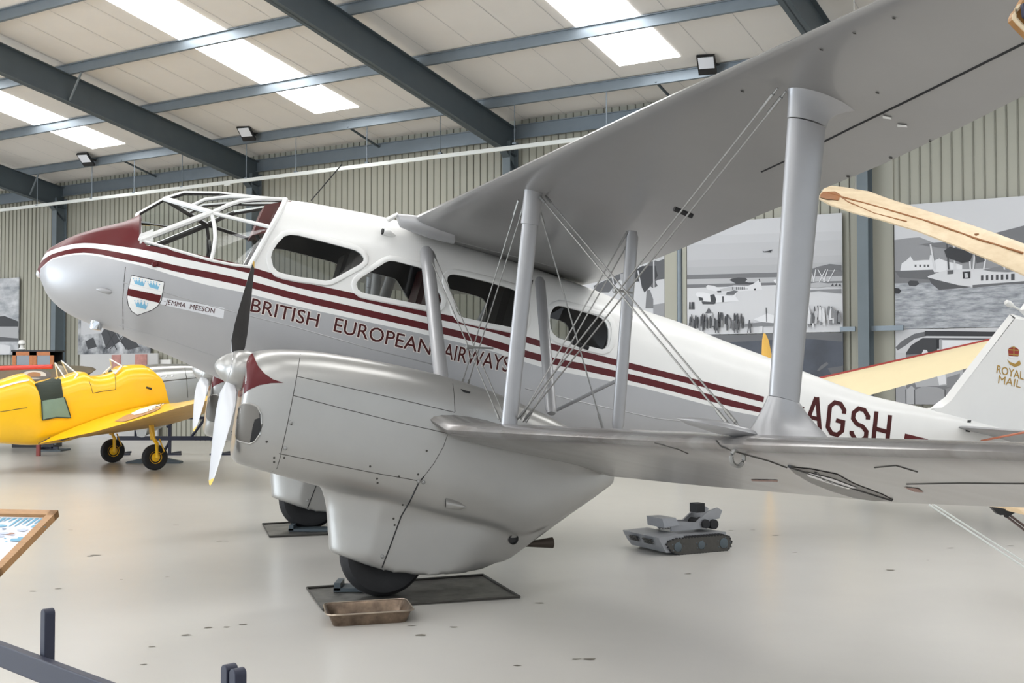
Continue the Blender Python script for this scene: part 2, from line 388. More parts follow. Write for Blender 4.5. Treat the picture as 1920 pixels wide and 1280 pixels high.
# ================================================================== THE BIPLANE
PLANE = ASHIP.empty('biplane'); tag(PLANE, 'large silver and white twin-engined biplane with maroon stripes, filling the middle of the hangar', 'airplane')
# ---- fuselage: cross-sections traced along the side profile
halfw = pchip([-.93, -.9, -.8, -.6, -.3, 0, .5, 1.2, 3, 4.3, 6, 7.5, 8.6, 10.3], [.0, .06, .19, .33, .46, .55, .61, .645, .65, .60, .43, .27, .16, .05])
def curve(pts, l=None):
    X = []; Y = []
    for x, y in pts:
        ll = .6
        for _ in range(4):
            p = ac(x, y, ll); ll = l if l is not None else max(.02, halfw(p[0])*.985)
        p = ac(x, y, ll); X.append(p[0]); Y.append(p[2])
    return pchip(X, Y)
TIP = ac(66, 506, 0)
f_top = curve([(67, 496), (73, 480), (80, 470), (100, 457), (133, 440), (187, 423), (240, 410), (257, 401), (309, 371), (350, 363), (410, 364), (535, 372), (640, 388), (745, 410), (830, 439), (960, 485), (1117, 541), (1207, 578), (1279, 602), (1356, 634), (1429, 661), (1503, 690), (1561, 712), (1637, 739), (1690, 752), (1745, 764), (1850, 790), (1940, 815)], .15)
f_bot = curve([(66, 518), (72, 533), (87, 553), (113, 578), (143, 595), (187, 612), (220, 623), (253, 640), (293, 655), (333, 672), (383, 696), (405, 706), (520, 748), (700, 800), (900, 848), (1100, 880), (1400, 880), (1700, 868), (1800, 862), (1940, 850)], .25)
B2 = [(75, 479), (100, 465), (153, 453.5), (240, 463), (283, 471), (333, 483), (400, 497), (450, 508), (560, 540), (660, 561), (800, 594), (893, 615), (1023, 653), (1100, 672), (1177, 691), (1380, 741), (1427, 753), (1675, 818), (1740, 832)]
B1 = [(283, 461), (333, 469), (400, 484), (450, 495), (560, 527), (660, 549), (800, 582), (893, 603), (1023, 641), (1100, 660), (1177, 679), (1380, 730), (1427, 742), (1675, 807), (1740, 823)]
B3 = [(78, 487), (100, 474), (153, 463), (240, 476), (283, 486), (333, 498), (400, 511), (450, 522), (560, 551), (660, 574), (800, 606), (893, 628), (1023, 667), (1100, 683), (1177, 700), (1380, 752), (1427, 764), (1675, 828), (1740, 843)]
B4 = [(82, 497), (100, 483), (153, 473), (240, 488), (283, 497), (333, 510), (400, 524), (450, 535), (560, 564), (660, 587), (800, 619), (893, 642), (1023, 680), (1100, 696), (1177, 713), (1380, 764), (1427, 774), (1675, 839), (1740, 853)]
B5 = [(100, 484.5), (153, 475.5), (240, 492), (283, 503.5), (333, 519), (400, 537), (450, 547), (560, 575), (660, 597), (800, 628), (893, 650), (1023, 690), (1100, 706), (1177, 721), (1380, 772), (1427, 781), (1675, 848), (1740, 862)]
f_b = [curve(c) for c in (B1, B2, B3, B4, B5)]
def zlevels(s):
    zt, zb = f_top(s), f_bot(s)
    if zt-zb < .02: zm = (zt+zb)/2; zt, zb = zm+.01, zm-.01
    if s < -.82:                                     # close the nose cap
        k = max(0, (s+.905)/.085); k = math.sqrt(k); zt = TIP[2]+(zt-TIP[2])*max(.15, k); zb = TIP[2]+(zb-TIP[2])*max(.15, k)
    b = [g(s) for g in f_b]
    if s < 0: k = min(1, -s/.12); b[0] = b[0]*(1-k)+k*(zt-.35*(zt-b[1]))
    H = zt-zb; top = zt
    for i in range(5):
        b[i] = min(b[i], top-.02*H); top = b[i]
    bot = zb
    for i in range(4, -1, -1):
        b[i] = max(b[i], bot+.02*H); bot = b[i]
    return zt, zb, b
def tilt(s): return math.radians(lin([-.05, .25, .9, 2.2, 4, 8.6, 10], [0, 12, 28, 14, 13, 13, 18])(s))
def wsec(s, z, zt, zb):
    v = min(1, max(0, (z-zb)/(zt-zb))); w = max(.004, halfw(s))
    if s < -.82: w *= math.sqrt(max(.02, (s+.905)/.085))
    p = lin([-.9, -.3, .8, 4, 7, 10], [2, 2.1, 3.6, 3.4, 2.6, 2.2])(s)
    return w*(max(0, 1-abs(2*v-1)**p))**.5
NT, NBt = 9, 9
def section(s0):
    t = math.tan(tilt(s0)); zr = f_b[0](s0) if s0 > 0 else TIP[2]
    S = lambda z: s0+(z-zr)*t
    def solve(g):
        z = zr
        for _ in range(25): z = g(S(z))
        return z
    if abs(t) < 1e-6: zt, zb, bs = zlevels(s0)
    else: zt = solve(lambda s: zlevels(s)[0]); zb = solve(lambda s: zlevels(s)[1]); bs = [solve(lambda s, i=i: zlevels(s)[2][i]) for i in range(5)]
    zs = [zt-(zt-bs[0])*(k/NT)**1.8 for k in range(NT)]+bs
    zs += [zb+(bs[4]-zb)*(1-k/NBt)**1.8 for k in range(1, NBt+1)]
    pts = []
    for z in zs: pts.append((S(z), wsec(S(z), z, zt, zb), z))
    return pts
STN = [-.9, -.89, -.875, -.855, -.83, -.8, -.76, -.71, -.65, -.58, -.5, -.42, -.34, -.26, -.18, -.1, -.045]
s = .02
while s < .86: STN.append(s); s += .07
STN += [.90]; s = .98
while s < 8.7: STN.append(s); s += .11
STN += [8.9, 9.2, 9.6, 9.9]
SECT = [section(s) for s in STN]
I_W = STN.index(-.045); I_R = STN.index(.90)
rings = []
for sec in SECT:
    port = [(p[0], -p[1], p[2]) for p in sec]; stbd = [(p[0], p[1], p[2]) for p in sec[-2:0:-1]]
    rings.append(port+stbd)
NR = len(SECT[0]); NRING = len(rings[0])
s_reg = (ac(1431, 745, .35)[0], ac(1706, 815, .24)[0])
def fmat(i, j):
    jj = j if j < NR-1 else NRING-1-j; s = (STN[i]+STN[i+1])/2
    white, maroon, silver, nosesil = 0, 1, 2, 3
    if i < 2: return maroon
    reg = s_reg[0] < s < s_reg[1] or s > 8.35
    if jj < NT-1+1: return maroon if i < I_W else white
    if jj == NT: return white if reg else maroon
    if jj == NT+1: return white
    if jj == NT+2: return (white if reg or s > s_reg[1] else maroon)
    if jj == NT+3: return white
    if s < -.1: return nosesil
    return white if s > s_reg[0] else silver
mb = MB(); mb.loft(rings, fmat, cap=True, capm=1)
# leave the cockpit open above the sill
keepf = []; keepm = []
for f, m in zip(mb.f, mb.m):
    if len(f) == 4:
        i, j = f[0]//NRING, f[0] % NRING; jj = j if j < NR-1 else NRING-1-j
        if I_W <= i < I_R and jj < NT: continue
    keepf.append(f); keepm.append(m)
mb.f, mb.m = keepf, keepm
FSKIN_ME = mb.mesh('skin'); FSKIN = Skin(ASHIP, FSKIN_ME)
fus = mb.build('fuselage', ['white', 'maroon', 'silver', 'silver', 'interior'], PLANE, smooth=False)
so = fus.modifiers.new('s', 'SOLIDIFY'); so.thickness = .03; so.offset = -1; so.material_offset = 9; so.material_offset_rim = 0; so.use_even_offset = False
# window openings, cut right through both sides
WINS = [
    [(507, 482), (510, 470), (520, 455), (533, 442), (545, 439), (560, 440.5), (610, 453), (655, 465), (667, 468.5), (677, 475), (683, 484), (682, 490), (674, 497), (628, 522), (619, 526), (610, 527), (560, 520), (530, 513.5), (520, 510), (511, 500)],
    [(667, 533), (669, 527), (676, 520), (722, 491), (731, 488), (742, 489), (786, 500), (793, 503), (798, 508), (827, 553), (829, 562), (827, 571), (822, 576), (814, 577), (750, 564), (690, 552), (678, 549), (670, 543)],
    [(837, 527), (838, 519), (843, 514), (851, 513), (870, 516), (920, 528), (962, 540), (972, 545), (978, 553), (985, 592), (985, 606), (980, 615), (972, 618), (955, 614), (900, 603), (868, 596), (860, 592), (855, 584)],
    [(1029, 602), (1030, 590), (1034, 580), (1040, 574), (1048, 571.5), (1060, 573), (1125, 590), (1136, 595), (1144, 604), (1147, 616), (1146, 632), (1143, 646), (1138, 653), (1130, 656), (1120, 654), (1056, 638), (1045, 634), (1036, 626), (1031, 616)]]
cut = MB()
for w in WINS:
    c = [ac(x, y, .64) for x, y in w]; cut.prism(c, (0, -.3, 0), (0, 1.6, 0))
cme = cut.mesh('c'); cme.materials.append(M['white']); co = bpy.data.objects.new('c', cme); COL.objects.link(co); co.matrix_world = Matrix.Translation(Vector(ASHIP.o)) @ Matrix.Rotation(PSI, 4, 'Z')
bo = fus.modifiers.new('b', 'BOOLEAN'); bo.object = co; bo.solver = 'EXACT'; bo.operation = 'DIFFERENCE'
bpy.context.view_layer.update(); applied(fus); bpy.data.objects.remove(co)
me = fus.data; me.polygons.foreach_set('use_smooth', [True]*len(me.polygons))
bm = bmesh.new(); bm.from_mesh(me)
for e in bm.edges:
    if len(e.link_faces) == 2 and e.link_faces[0].normal.angle(e.link_faces[1].normal, 0) > .6: e.smooth = False
bm.to_mesh(me); bm.free()
def offset_poly(p, d):
    p = [np.array(q, float) for q in p]; n = len(p); out = []
    ar = sum(p[i][0]*p[(i+1) % n][1]-p[(i+1) % n][0]*p[i][1] for i in range(n)); sg = 1 if ar > 0 else -1
    for i in range(n):
        t = p[(i+1) % n]-p[i-1]; t /= np.linalg.norm(t); out.append(p[i]+sg*d*np.array((t[1], -t[0])))
    return out
for w in WINS:
    for side in (1, -1):
        m_ = MB(); ring = []
        for dpx, off in ((-1, -.02), (-1, .012), (2, .016), (7.5, .014), (9.5, .003), (9.5, -.01)):
            q = offset_poly(w, dpx); r = []
            for x, y in q:
                h = FSKIN.hit(x, y, 0)
                if h is None: h = Vector(ac(x, y, .64))
                r.append((h[0], (h[1]-off)*side, h[2]))
            ring.append(r)
        m_.loft(ring, 0, cap=False)
        fr = m_.build('window_frame', ['white'], fus)
        m_ = MB(); r = [FSKIN.hit(x, y, 0) or Vector(ac(x, y, .64)) for x, y in w]
        m_.add([(h[0], (h[1]+.012)*side, h[2]) for h in r], [tuple(range(len(r)))]); m_.build('window_pane', ['glass_dark'], fr, smooth=False)
# ---- cabin inside: floor, seats, forward bulkhead
m_ = MB(); m_.hexa([(.3, -.34, 2.2), (.3, .34, 2.2), (4.3, .34, 1.58), (4.3, -.34, 1.58)], [(.3, -.34, 2.23), (.3, .34, 2.23), (4.3, .34, 1.61), (4.3, -.34, 1.61)]); m_.build('cabin_floor', ['interior'], PLANE, smooth=False)
for px_ in (585, 745, 905):
    for y in (-.33, .33):
        p = ac(px_, 560, .33); zf = 2.23-.65/4.3*(p[0]-.1); m_ = MB(); u = .2
        def sp(a, zz, yy): return (p[0]+a+u*zz, y+yy, zf+zz-.2*a)
        m_.hexa([sp(-.22, .28, -.2), sp(-.22, .28, .2), sp(.2, .28, .2), sp(.2, .28, -.2)], [sp(-.22, .42, -.2), sp(-.22, .42, .2), sp(.2, .42, .2), sp(.2, .42, -.2)])
        m_.hexa([sp(.14, .3, -.2), sp(.14, .3, .2), sp(.26, .3, .2), sp(.26, .3, -.2)], [sp(.2, .93, -.18), sp(.2, .93, .18), sp(.27, .93, .18), sp(.27, .93, -.18)])
        m_.box((p[0], y, zf+.14), (.3, .3, .28)); m_.build('cabin_seat', ['leather' if px_ == 745 else 'interior'], PLANE, smooth=False)
# ---- cockpit canopy: tubes and panes
zsill = lambda s: f_b[0](s)
def sill(x, y): h = FSKIN.hit(x, y+3, 0); return np.array(h) if h is not None else ac(x, y, .58)
mir = lambda p: np.array((p[0], -p[1], p[2]))
Cb = ac(258, 402, 0); Ct = ac(309, 373, 0); Nd = ac(397, 399, .42); Lo = sill(264, 447)
S1 = sill(396, 485); S2 = sill(475, 501); Rm = ac(512, 425, .56); Rt = ac(541, 375, .28)
ARCH = [np.array((p[0], -p[1], p[2])) for p in SECT[I_R][:NT+1]]
near = lambda x, y: min(ARCH, key=lambda p: math.hypot(ASHIP.px(p)[0]-x, ASHIP.px(p)[1]-y))
Rm = near(512, 425); Rt = near(541, 376); Rc = ARCH[0]*1.0; Rc[1] = 0; S2 = ARCH[-1]
arc = [Nd, ac(411, 393, .42), ac(430, 384, .41), ac(452, 377, .39), ac(490, 373, .35), Rt]
pil = [Nd+np.array((0, 0, -.01)), ac(402, 422, .50), ac(404, 445, .55), ac(401, 468, .58), S1]
roofmid = [Ct, ac(345, 362, .0), ac(410, 363, .0), Rc]
rib2 = [Ct*.45+Nd*.55, ac(385, 374, .2), ac(430, 369, .22), ac(480, 370, .22), Rt*.75+Rc*.25]
m_ = MB(); g = MB()
for q in (lambda p: np.array(p), mir):
    m_.tube([q(p) for p in (Lo, Nd)], .028, n=8); m_.tube([q(p) for p in (Ct, Nd)], .026, n=8)
    m_.tube([q(p) for p in arc], .022, n=8); m_.tube([q(p) for p in pil], .018, n=8); m_.tube([q(p) for p in (Nd, Rm)], .018, n=8)
    m_.tube([q(p)+np.array((-.012, 0, 0)) for p in ARCH[::-1]], .026, n=8)
    m_.tube([q(p) for p in (Lo, sill(330, 466), S1, sill(435, 493), S2)], .014, n=6); m_.tube([q(p) for p in (Cb, Lo)], .022, n=6)
    m_.tube([q(p) for p in rib2], .018, n=8)
    def pane(*ps): g.add([q(p) for p in ps], [tuple(range(len(ps)))])
    pane(Cb, Lo, Nd, Ct); pane(Lo, sill(330, 466), S1, pil[3], pil[2], pil[1], Nd); pane(Nd, pil[1], pil[2], pil[3], S1, sill(435, 493), S2, Rm); pane(*(arc+[Rm]))
    g.loft([[q(p) for p in arc], [q(p) for p in [arc[0]*.45+Ct*.55]+rib2]], cap=False, close=False)
    g.loft([[q(p) for p in rib2], [q(p) for p in [roofmid[0], roofmid[1], roofmid[2], (roofmid[2]+roofmid[3])/2, roofmid[3]]]], cap=False, close=False)
m_.tube(roofmid, .022, n=8); m_.tube([Cb, Ct], .018, n=8)
m_.hexa([Lo+np.array((-.01, -.01, -.03)), Lo+np.array((.10, -.02, -.04)), Lo+np.array((.10, .02, -.04)), Lo+np.array((-.01, .02, -.03))], [Lo+np.array((-.01, -.01, .05)), Lo+np.array((.10, -.0, .10)), Lo+np.array((.10, .03, .10)), Lo+np.array((-.01, .03, .05))])
cf = m_.build('canopy_frame', ['white', 'interior'], PLANE)
for p in cf.data.polygons:                                   # white material on outward faces, dark material on cockpit-side faces
    c_ = p.center
    if p.normal.dot(Vector((0, c_.y, (c_.z-2.75)*.8)))/max(.01, Vector((0, c_.y, (c_.z-2.75)*.8)).length) < -.25: p.material_index = 1
g.build('canopy_glazing', ['glass'], cf, smooth=False)
# fairing skin between roof frame and first cabin section is part of the fuselage; pilot seat and controls stand inside
m_ = MB(); a = ac(492, 391, .0); bt = ac(468, 447, .0); w_ = .27
dv = (bt-a); nrm = np.array((.24, 0, .05))
for k in range(4):
    y0 = -w_+k*w_/2+.004; y1 = y0+w_/2-.008
    m_.hexa([a+(0, y0, 0), a+(0, y1, 0), a+(0, y1, 0)+nrm, a+(0, y0, 0)+nrm], [bt+(0, y0, 0), bt+(0, y1, 0), bt+(0, y1, 0)+nrm, bt+(0, y0, 0)+nrm])
st0 = m_.build('pilot_seat', ['leather'], PLANE, smooth=False); m_ = MB(); c2 = ac(470, 520, 0); m_.hexa([c2+(-.1, -w_, -.08), c2+(-.1, w_, -.08), c2+(.33, w_, -.14), c2+(.33, -w_, -.14)], [c2+(-.1, -w_, .03), c2+(-.1, w_, .03), c2+(.33, w_, -.02), c2+(.33, -w_, -.02)])
st = m_.build('seat_cushion', ['leather'], st0, smooth=False); m_ = MB()
for y in (-.2, .2): m_.tube([bt+(.03, y, .05), c2+(.2, y, 0)], .018, n=6)
m_.build_each('seat_strut', ['black'], st0)
m_ = MB(); q = ac(385, 480, .0); m_.tube([q+(0, -.12, -.35), q+(.03, -.12, 0)], .015, n=6)
m_.tube([q+(.03, -.12+.13*math.cos(t), .0+.13*math.sin(t)) for t in np.linspace(0, 2*PI, 20)], .012, n=6); m_.build('control_wheel', ['black'], PLANE)
m_ = MB(); q = ac(285, 440, .0); q = q-np.array((.06, 0, .13)); m_.hexa([q+(-.06, -.12, -.25), q+(-.06, .12, -.25), q+(0, .12, -.25), q+(0, -.12, -.25)], [q+(-.06, -.1, .1), q+(-.06, .1, .1), q+(-.02, .1, .1), q+(-.02, -.1, .1)]); m_.build('instrument_panel', ['black'], PLANE, smooth=False)
m_ = MB(); q = ac(268, 418, .1); m_.tube([q+(-.03, 0, 0), q+(.06, 0, -.005)], .02, n=6); m_.tube([q+(.05, 0, -.005), q+(.25, -.02, -.03)], .011, n=6); m_.build('windscreen_wiper', ['chrome'], PLANE)
# ---- nose fittings
m_ = MB()
p = np.array((-.893, 0, TIP[2]-.03)); m_.lathe([(.001, -.02), (.02, -.017), (.036, 0), (.038, .02)], p, (1, 0, -.2), n=16); m_.build('landing_light', ['chrome'], fus)
m_ = MB(); h = FSKIN.hit(196, 545, 0); m_.loft([ellring(h+Vector((x, -.005*r, -.2*x)), (0, 1, 0), (0, 0, 1), .028*r+.001, .024*r+.001, 10) for x, r in ((-.07, .05), (-.055, .5), (-.02, .9), (.03, 1), (.07, .5), (.09, .05))]); m_.build('nose_vent', ['silver'], fus)
m_ = MB(); h = FSKIN.hit(181, 606, 0)
if h: m_.lathe([(.001, -.06), (.05, -.055), (.055, 0), (.05, .05)], h, (.2, 0, 1), n=16); m_.build('belly_lamp', ['chrome'], fus)
m_ = MB(); h = FSKIN.hit(290, 495, 0); m_.lathe([(.028, -.02), (.028, .02), (.018, .03), (.001, .03)], h, (0, -1, 0), n=8); m_.build('fuselage_cap', ['maroon'], fus)
m_ = MB(); h = FSKIN.hit(724, 437, 0); m_.tube([h+Vector((-.03, -.02, .01)), h+Vector((.02, -.015, .0)), h+Vector((.1, .03, -.04))], [.034, .036, .02], n=12); so_ = m_.build('air_scoop', ['white'], fus)
m_ = MB(); m_.lathe([(.001, 0), (.028, 0), (.028, .012)], h+Vector((-.034, -.02, .011)), (-1, -.1, .2), n=16); m_.build('scoop_mouth', ['black'], so_)
m_ = MB(); a0 = ac(583, 376, .0); a1 = ac(641, 308, .0); a1[1] = 0; m_.tube([a0, a1], .006, n=6); m_.build('aerial_mast', ['black'], PLANE)
# ---- panel seams and stringers of the skin
m_ = MB()
for ln in ([(231, 618), (230, 560), (235, 500)], [(1186, 592), (1181, 640), (1176, 672)]): FSKIN.line(m_, ln, .0035, off=-.0015)
m_.build_each('skin_seam', ['gap'], fus)
m_ = MB()
for ln in ([(232, 530), (300, 546), (420, 580), (560, 615), (700, 655), (840, 690)], [(222, 610), (300, 632), (380, 660), (440, 680)], [(985, 728), (1100, 756), (1230, 784), (1345, 797)]): FSKIN.line(m_, ln, .007, off=-.003)
m_.build_each('skin_stringer', ['silver'], fus)
# ---- lettering
def quadw(x0, yb0, x1, yb1, hx, hy): return [(x0, yb0), (x1, yb1), (x1+hx, yb1-hy), (x0+hx, yb0-hy)]
for t, q in (('BRITISH', quadw(469, 583.5, 595, 613.5, 5, 25)), ('EUROPEAN', quadw(625, 621, 806, 665.5, 5, 26)), ('AIRWAYS.', quadw(829, 671, 958, 699, 5, 28))):
    sign = MB(); edge = MB(); FSKIN.text(edge, t, q, 0, .0018, grow=.04); FSKIN.text(sign, t, q, 0, .003, grow=.006)
    lo_ = sign.build('airline_lettering', ['letter'], fus, smooth=False); lo_['label'] = 'dark maroon word of the airline name below the stripes'; edge.build('letter_outline', ['letter_edge'], lo_, smooth=False)
m_ = MB(); FSKIN.poly(m_, [(303, 557), (421, 577), (419, 597), (301, 570)], 0, .0015)
pl = m_.build('name_plate', [mat('pale_name_plate', srgb(214, 215, 218), .45)], fus, smooth=False); m_ = MB(); FSKIN.text(m_, 'JEMMA  MEESON', [(309, 572.5), (401, 590.5), (403.5, 578.5), (312, 561)], 0, .003); m_.build('name_lettering', ['letter'], fus, smooth=False)
SH = [(247, 516), (308, 529), (305, 548), (302, 563), (296, 573), (285, 581), (258, 590.5), (247, 583), (241, 572), (238.5, 558), (240, 545)]
m_ = MB(); FSKIN.poly(m_, offset_poly(SH, .9), 0, .002, 5); FSKIN.poly(m_, offset_poly(SH, -.5), 1, .0035, 5); FSKIN.poly(m_, [(240.3, 540.5), (302.5, 553.5), (299, 567.5), (239.2, 553.5)], 2, .005, 5)
def crown(cx, cy, k):
    pts = [(-11, -4), (-8, 0), (-5.5, -5), (-2.5, 0), (0, -6), (2.5, 0), (5.5, -5), (8, 1), (11, -3), (8, 6), (-8, 4.5)]
    FSKIN.poly(m_, [(cx+x*k, cy+(y+.2*x)*k) for x, y in pts], 3, .005, 3)
    for x, y in ((-11, -5), (-5.5, -6), (0, -7), (5.5, -6), (11, -4)): FSKIN.poly(m_, [(cx+k*(x+1.1*math.cos(t)), cy+k*(y+.2*x+1.1*math.sin(t))) for t in np.linspace(0, 2*PI, 7)[:-1]], 3, .005, 3)
crown(261.5, 529, 1); crown(288.5, 535, 1); crown(265, 571, 1.1)
sh = m_.build('shield_emblem', ['black', 'white', 'maroon', mat('light_blue_crown', srgb(120, 178, 208), .4)], fus, smooth=False); sh['label'] = 'white shield with maroon bar and three light blue crowns'
# registration letters, block strokes
m_ = MB()
def stroke(path, w):
    path = [np.array(p, float) for p in path]; L = []; R = []
    for i in range(len(path)):
        d = []
        if i > 0: d.append((path[i]-path[i-1])/np.linalg.norm(path[i]-path[i-1]))
        if i < len(path)-1: d.append((path[i+1]-path[i])/np.linalg.norm(path[i+1]-path[i]))
        t = sum(d); t /= np.linalg.norm(t); n = np.array((-t[1], t[0])); k = 1/max(.5, n@np.array((-d[0][1], d[0][0])))
        L.append(path[i]+n*w/2*k); R.append(path[i]-n*w/2*k)
    FSKIN.poly(m_, L+R[::-1], 0, .003, 6)
def glyph(org, ux, uy, paths, w=8):
    for p in paths: stroke([np.array(org)+a*np.array(ux)+b_*np.array(uy) for a, b_ in p], w)
ux, uy = (27, 7.2), (-6.3, 58)
c = .17
G_ = [[(1, .28), (1, c), (1-.3, 0), (.3, 0), (0, c), (0, 1-c), (.3, 1), (.7, 1), (1, 1-c), (1, .55), (.5, .55)]]
S_ = [[(1, .27), (1, c), (.7, 0), (.3, 0), (0, c), (0, .36), (.3, .5), (.7, .53), (1, .66), (1, 1-c), (.7, 1), (.3, 1), (0, 1-c), (0, .76)]]
H_ = [[(0, -.03), (0, 1.03)], [(1, -.03), (1, 1.03)], [(0, .52), (1, .52)]]
A_ = [[(.0, 1.03), (.52, -.02)], [(.58, -.03), (1.0, 1.03)], [(.2, .66), (.86, .66)]]
Q_ = [[(0, .4), (.5, .4)]]
glyph((1557, 752), ux, uy, G_); glyph((1601.5, 763.5), ux, uy, S_); glyph((1643, 773), (25.5, 6.8), uy, H_); glyph((1515.5, 742), (28, 7.2), (-6.3, 57), A_, 7.6); glyph((1496, 740), (27, 7.2), uy, Q_); glyph((1447, 724), ux, uy, G_)
rg = m_.build('registration_letters', ['letter'], fus, smooth=False); rg['label'] = 'large dark maroon registration letters on the white rear fuselage'
# ---- fin, rudder, tailplane
def plate(name, px_poly, l, th, mats, parent, inset=.06):
    pts = [ac(x, y, l) for x, y in px_poly]; cen = sum(pts)/len(pts); m_ = MB(); n = len(pts)
    ins = []
    for i in range(n):
        t = pts[(i+1) % n]-pts[i-1]; t /= np.linalg.norm(t); nn = np.array((-t[2], 0, t[0]))
        if nn@(cen-pts[i]) < 0: nn = -nn
        ins.append(pts[i]+nn*inset)
    m_.loft([[p for p in ins], pts, [p for p in ins]], cap=True)
    k = len(m_.v)//3
    for i in range(k):
        a = m_.v[i]; m_.v[i] = (a[0], a[1]-th, a[2]); a = m_.v[2*k+i]; m_.v[2*k+i] = (a[0], a[1]+th, a[2])
    o = m_.build(name, mats, parent, angle=35); return o
fin = plate('fin', [(1738, 770), (1757, 755), (1772, 744), (1790, 720), (1840, 656), (1893, 589), (1897, 588), (1925, 597), (1932, 700), (1930, 850), (1800, 830)], 0, .05, ['white'], PLANE)
plate('rudder', [(1929, 600), (1910, 582), (1922, 566), (1960, 535), (2010, 545), (2060, 640), (2070, 760), (2040, 860), (1936, 850), (1937, 700)], 0, .045, ['white'], PLANE)
m_ = MB(); q = ac(1893, 570, 0); m_.lathe([(.001, -.07), (.03, -.055), (.038, -.01), (.03, .03), (.014, .06), (.012, .2), (.001, .21)], q, (1, 0, -.45), n=14); m_.build('tail_lamp', ['white'], PLANE)
FINS = Skin(ASHIP, fin.data); m_ = MB()
FINS.text(m_, 'ROYAL', [(1868, 699), (1919, 712), (1919.5, 697), (1870, 684)], 0, .003, grow=.008); FINS.text(m_, 'MAIL', [(1871, 718), (1913, 727), (1915, 713), (1873, 703)], 0, .003)
FINS.poly(m_, [(1888, 673), (1893, 678), (1903, 682), (1911, 675), (1914, 681), (1912, 685), (1902, 688), (1893, 683)], 0, .003, 3)
for q in ([(1890, 655), (1892, 652), (1899, 650), (1906, 652), (1911, 656), (1909, 668), (1891, 667)],): FINS.poly(m_, q, 1, .003, 3)
FINS.poly(m_, [(1891, 667), (1909, 669), (1908, 673), (1892, 671)], 2, .0035, 3); FINS.poly(m_, [(1899.5, 648), (1901.5, 648), (1901.5, 668), (1899.5, 668)], 0, .004, 3); FINS.poly(m_, [(1890, 654), (1911, 656), (1910.5, 658), (1890.5, 656)], 0, .004, 3); FINS.poly(m_, [(1896, 649.5), (1905, 650.5), (1905, 652), (1896, 651)], 0, .004, 3); FINS.poly(m_, [(1891, 662.5), (1910, 664.5), (1910, 666.5), (1891, 664.5)], 0, .004, 3)
em = m_.build('postal_emblem', ['gold', mat('crown_red', srgb(150, 45, 30), .45), 'white'], fin, smooth=False); em['label'] = 'gold lettering under a red and gold crown and post horn'
# ---- wings
def linez(pts): return lambda x: float(np.interp(x, [p[0] for p in pts], [p[1] for p in pts]))
def extend(pts):
    (a, b), (c, d) = pts[-2:]; pts = pts+[(c+2000, d+(d-b)/(c-a)*2000)]
    (a, b), (c, d) = pts[:2]; return [(a-800, b-(d-b)/(c-a)*800)]+pts
U_LE = extend([(775, 411), (1220, 197), (1654, -2)]); U_TE = extend([(1123, 529), (1290, 461), (1467, 385), (1622, 322), (1720, 280), (1920, 179)])
L_LE = extend([(895, 809), (1360, 833), (1920, 848)]); L_TE = extend([(1150, 893), (1300, 909), (1500, 926), (1700, 944), (1920, 951)])
def on_curve(cv, l, s):
    """height at which the edge seen in the photo crosses span station l at distance s aft"""
    lo, hi = cv[0][0], cv[-1][0]; f = linez(cv); xs = np.linspace(lo, hi, 900); P = [ac(x, f(x), l) for x in xs]
    ss = [p[0] for p in P]; return float(np.interp(s, ss, [p[2] for p in P]))
def te_point(cv, l, le, tau):
    f = linez(cv); best = None
    for x in np.linspace(900, 2600, 1200):
        p = ac(x, f(x), l); a = math.atan2(le[1]-p[2], p[0]-le[0])
        if p[0] > le[0]+.3:
            e = abs(a-tau)
            if best is None or e < best[0]: best = (e, p[0], p[2])
    return best[1:]
def airfoil(n=14, th=.11):
    up = []; lo = []
    for k in range(n+1):
        x = (1-math.cos(PI*k/n))/2; t = 5*th*(.2969*math.sqrt(x)-.126*x-.3516*x*x+.2843*x**3-.1036*x**4); c = .03*4*x*(1-x)
        up.append((x, c+t)); lo.append((x, c-t*.75))
    return up[::-1]+lo[1:-1]
def wing_ring(l, le, te, sc=1, th=.11, y=None):
    le = np.array(le); te = np.array(te); c = te-le; ch = np.linalg.norm(c); d = c/ch; n = np.array((-d[1], d[0])) if d[0] > 0 else np.array((d[1], -d[0]))
    return [(le[0]+d[0]*x*ch+n[0]*t*ch, -l if y is None else y, le[1]+d[1]*x*ch+n[1]*t*ch) for x, t in airfoil(th=th)]
TAU = math.radians(15)
fU = pchip([0, .62, 3.0, 6.0, 8.3], [2.36, 2.37, 2.50, 2.86, 3.2]); fL = pchip([2.4, 2.9, 6.0, 8.3], [2.13, 2.31, 2.76, 3.12])
def make_wing(cvl, cvt, fs, ls, root_tau=None):
    out = []
    for l in ls:
        le = (fs(l), on_curve(cvl, l, fs(l))); te = te_point(cvt, l, le, TAU); out.append((l, le, te))
    # the tip pulls in over its last half metre
    return out
LU = [.5, .62, 1.2, 1.9, 2.6, 3.3, 4, 4.7, 5.4, 6.1, 6.8, 7.5]
WU = make_wing(U_LE, U_TE, fU, LU); l0, le7, te7 = WU[-1]
LLs = [2.55, 2.9, 3.4, 4, 4.7, 5.4, 6.1, 6.8, 7.5]
WL = make_wing(L_LE, L_TE, fL, LLs)
def tip(W):
    l, le, te = W[-1]; pl, ple, pte = W[-2]; out = []
    for k, (dl, a) in enumerate(((.25, .04), (.45, .14), (.58, .28), (.64, .42))):
        le2 = np.array(le)+(np.array(le)-np.array(ple))*dl/.7; te2 = np.array(te)+(np.array(te)-np.array(pte))*dl/.7; c = te2-le2
        out.append((l+dl, tuple(le2+c*a), tuple(te2-c*a)))
    return W+out
WU = tip(WU); WL = tip(WL)
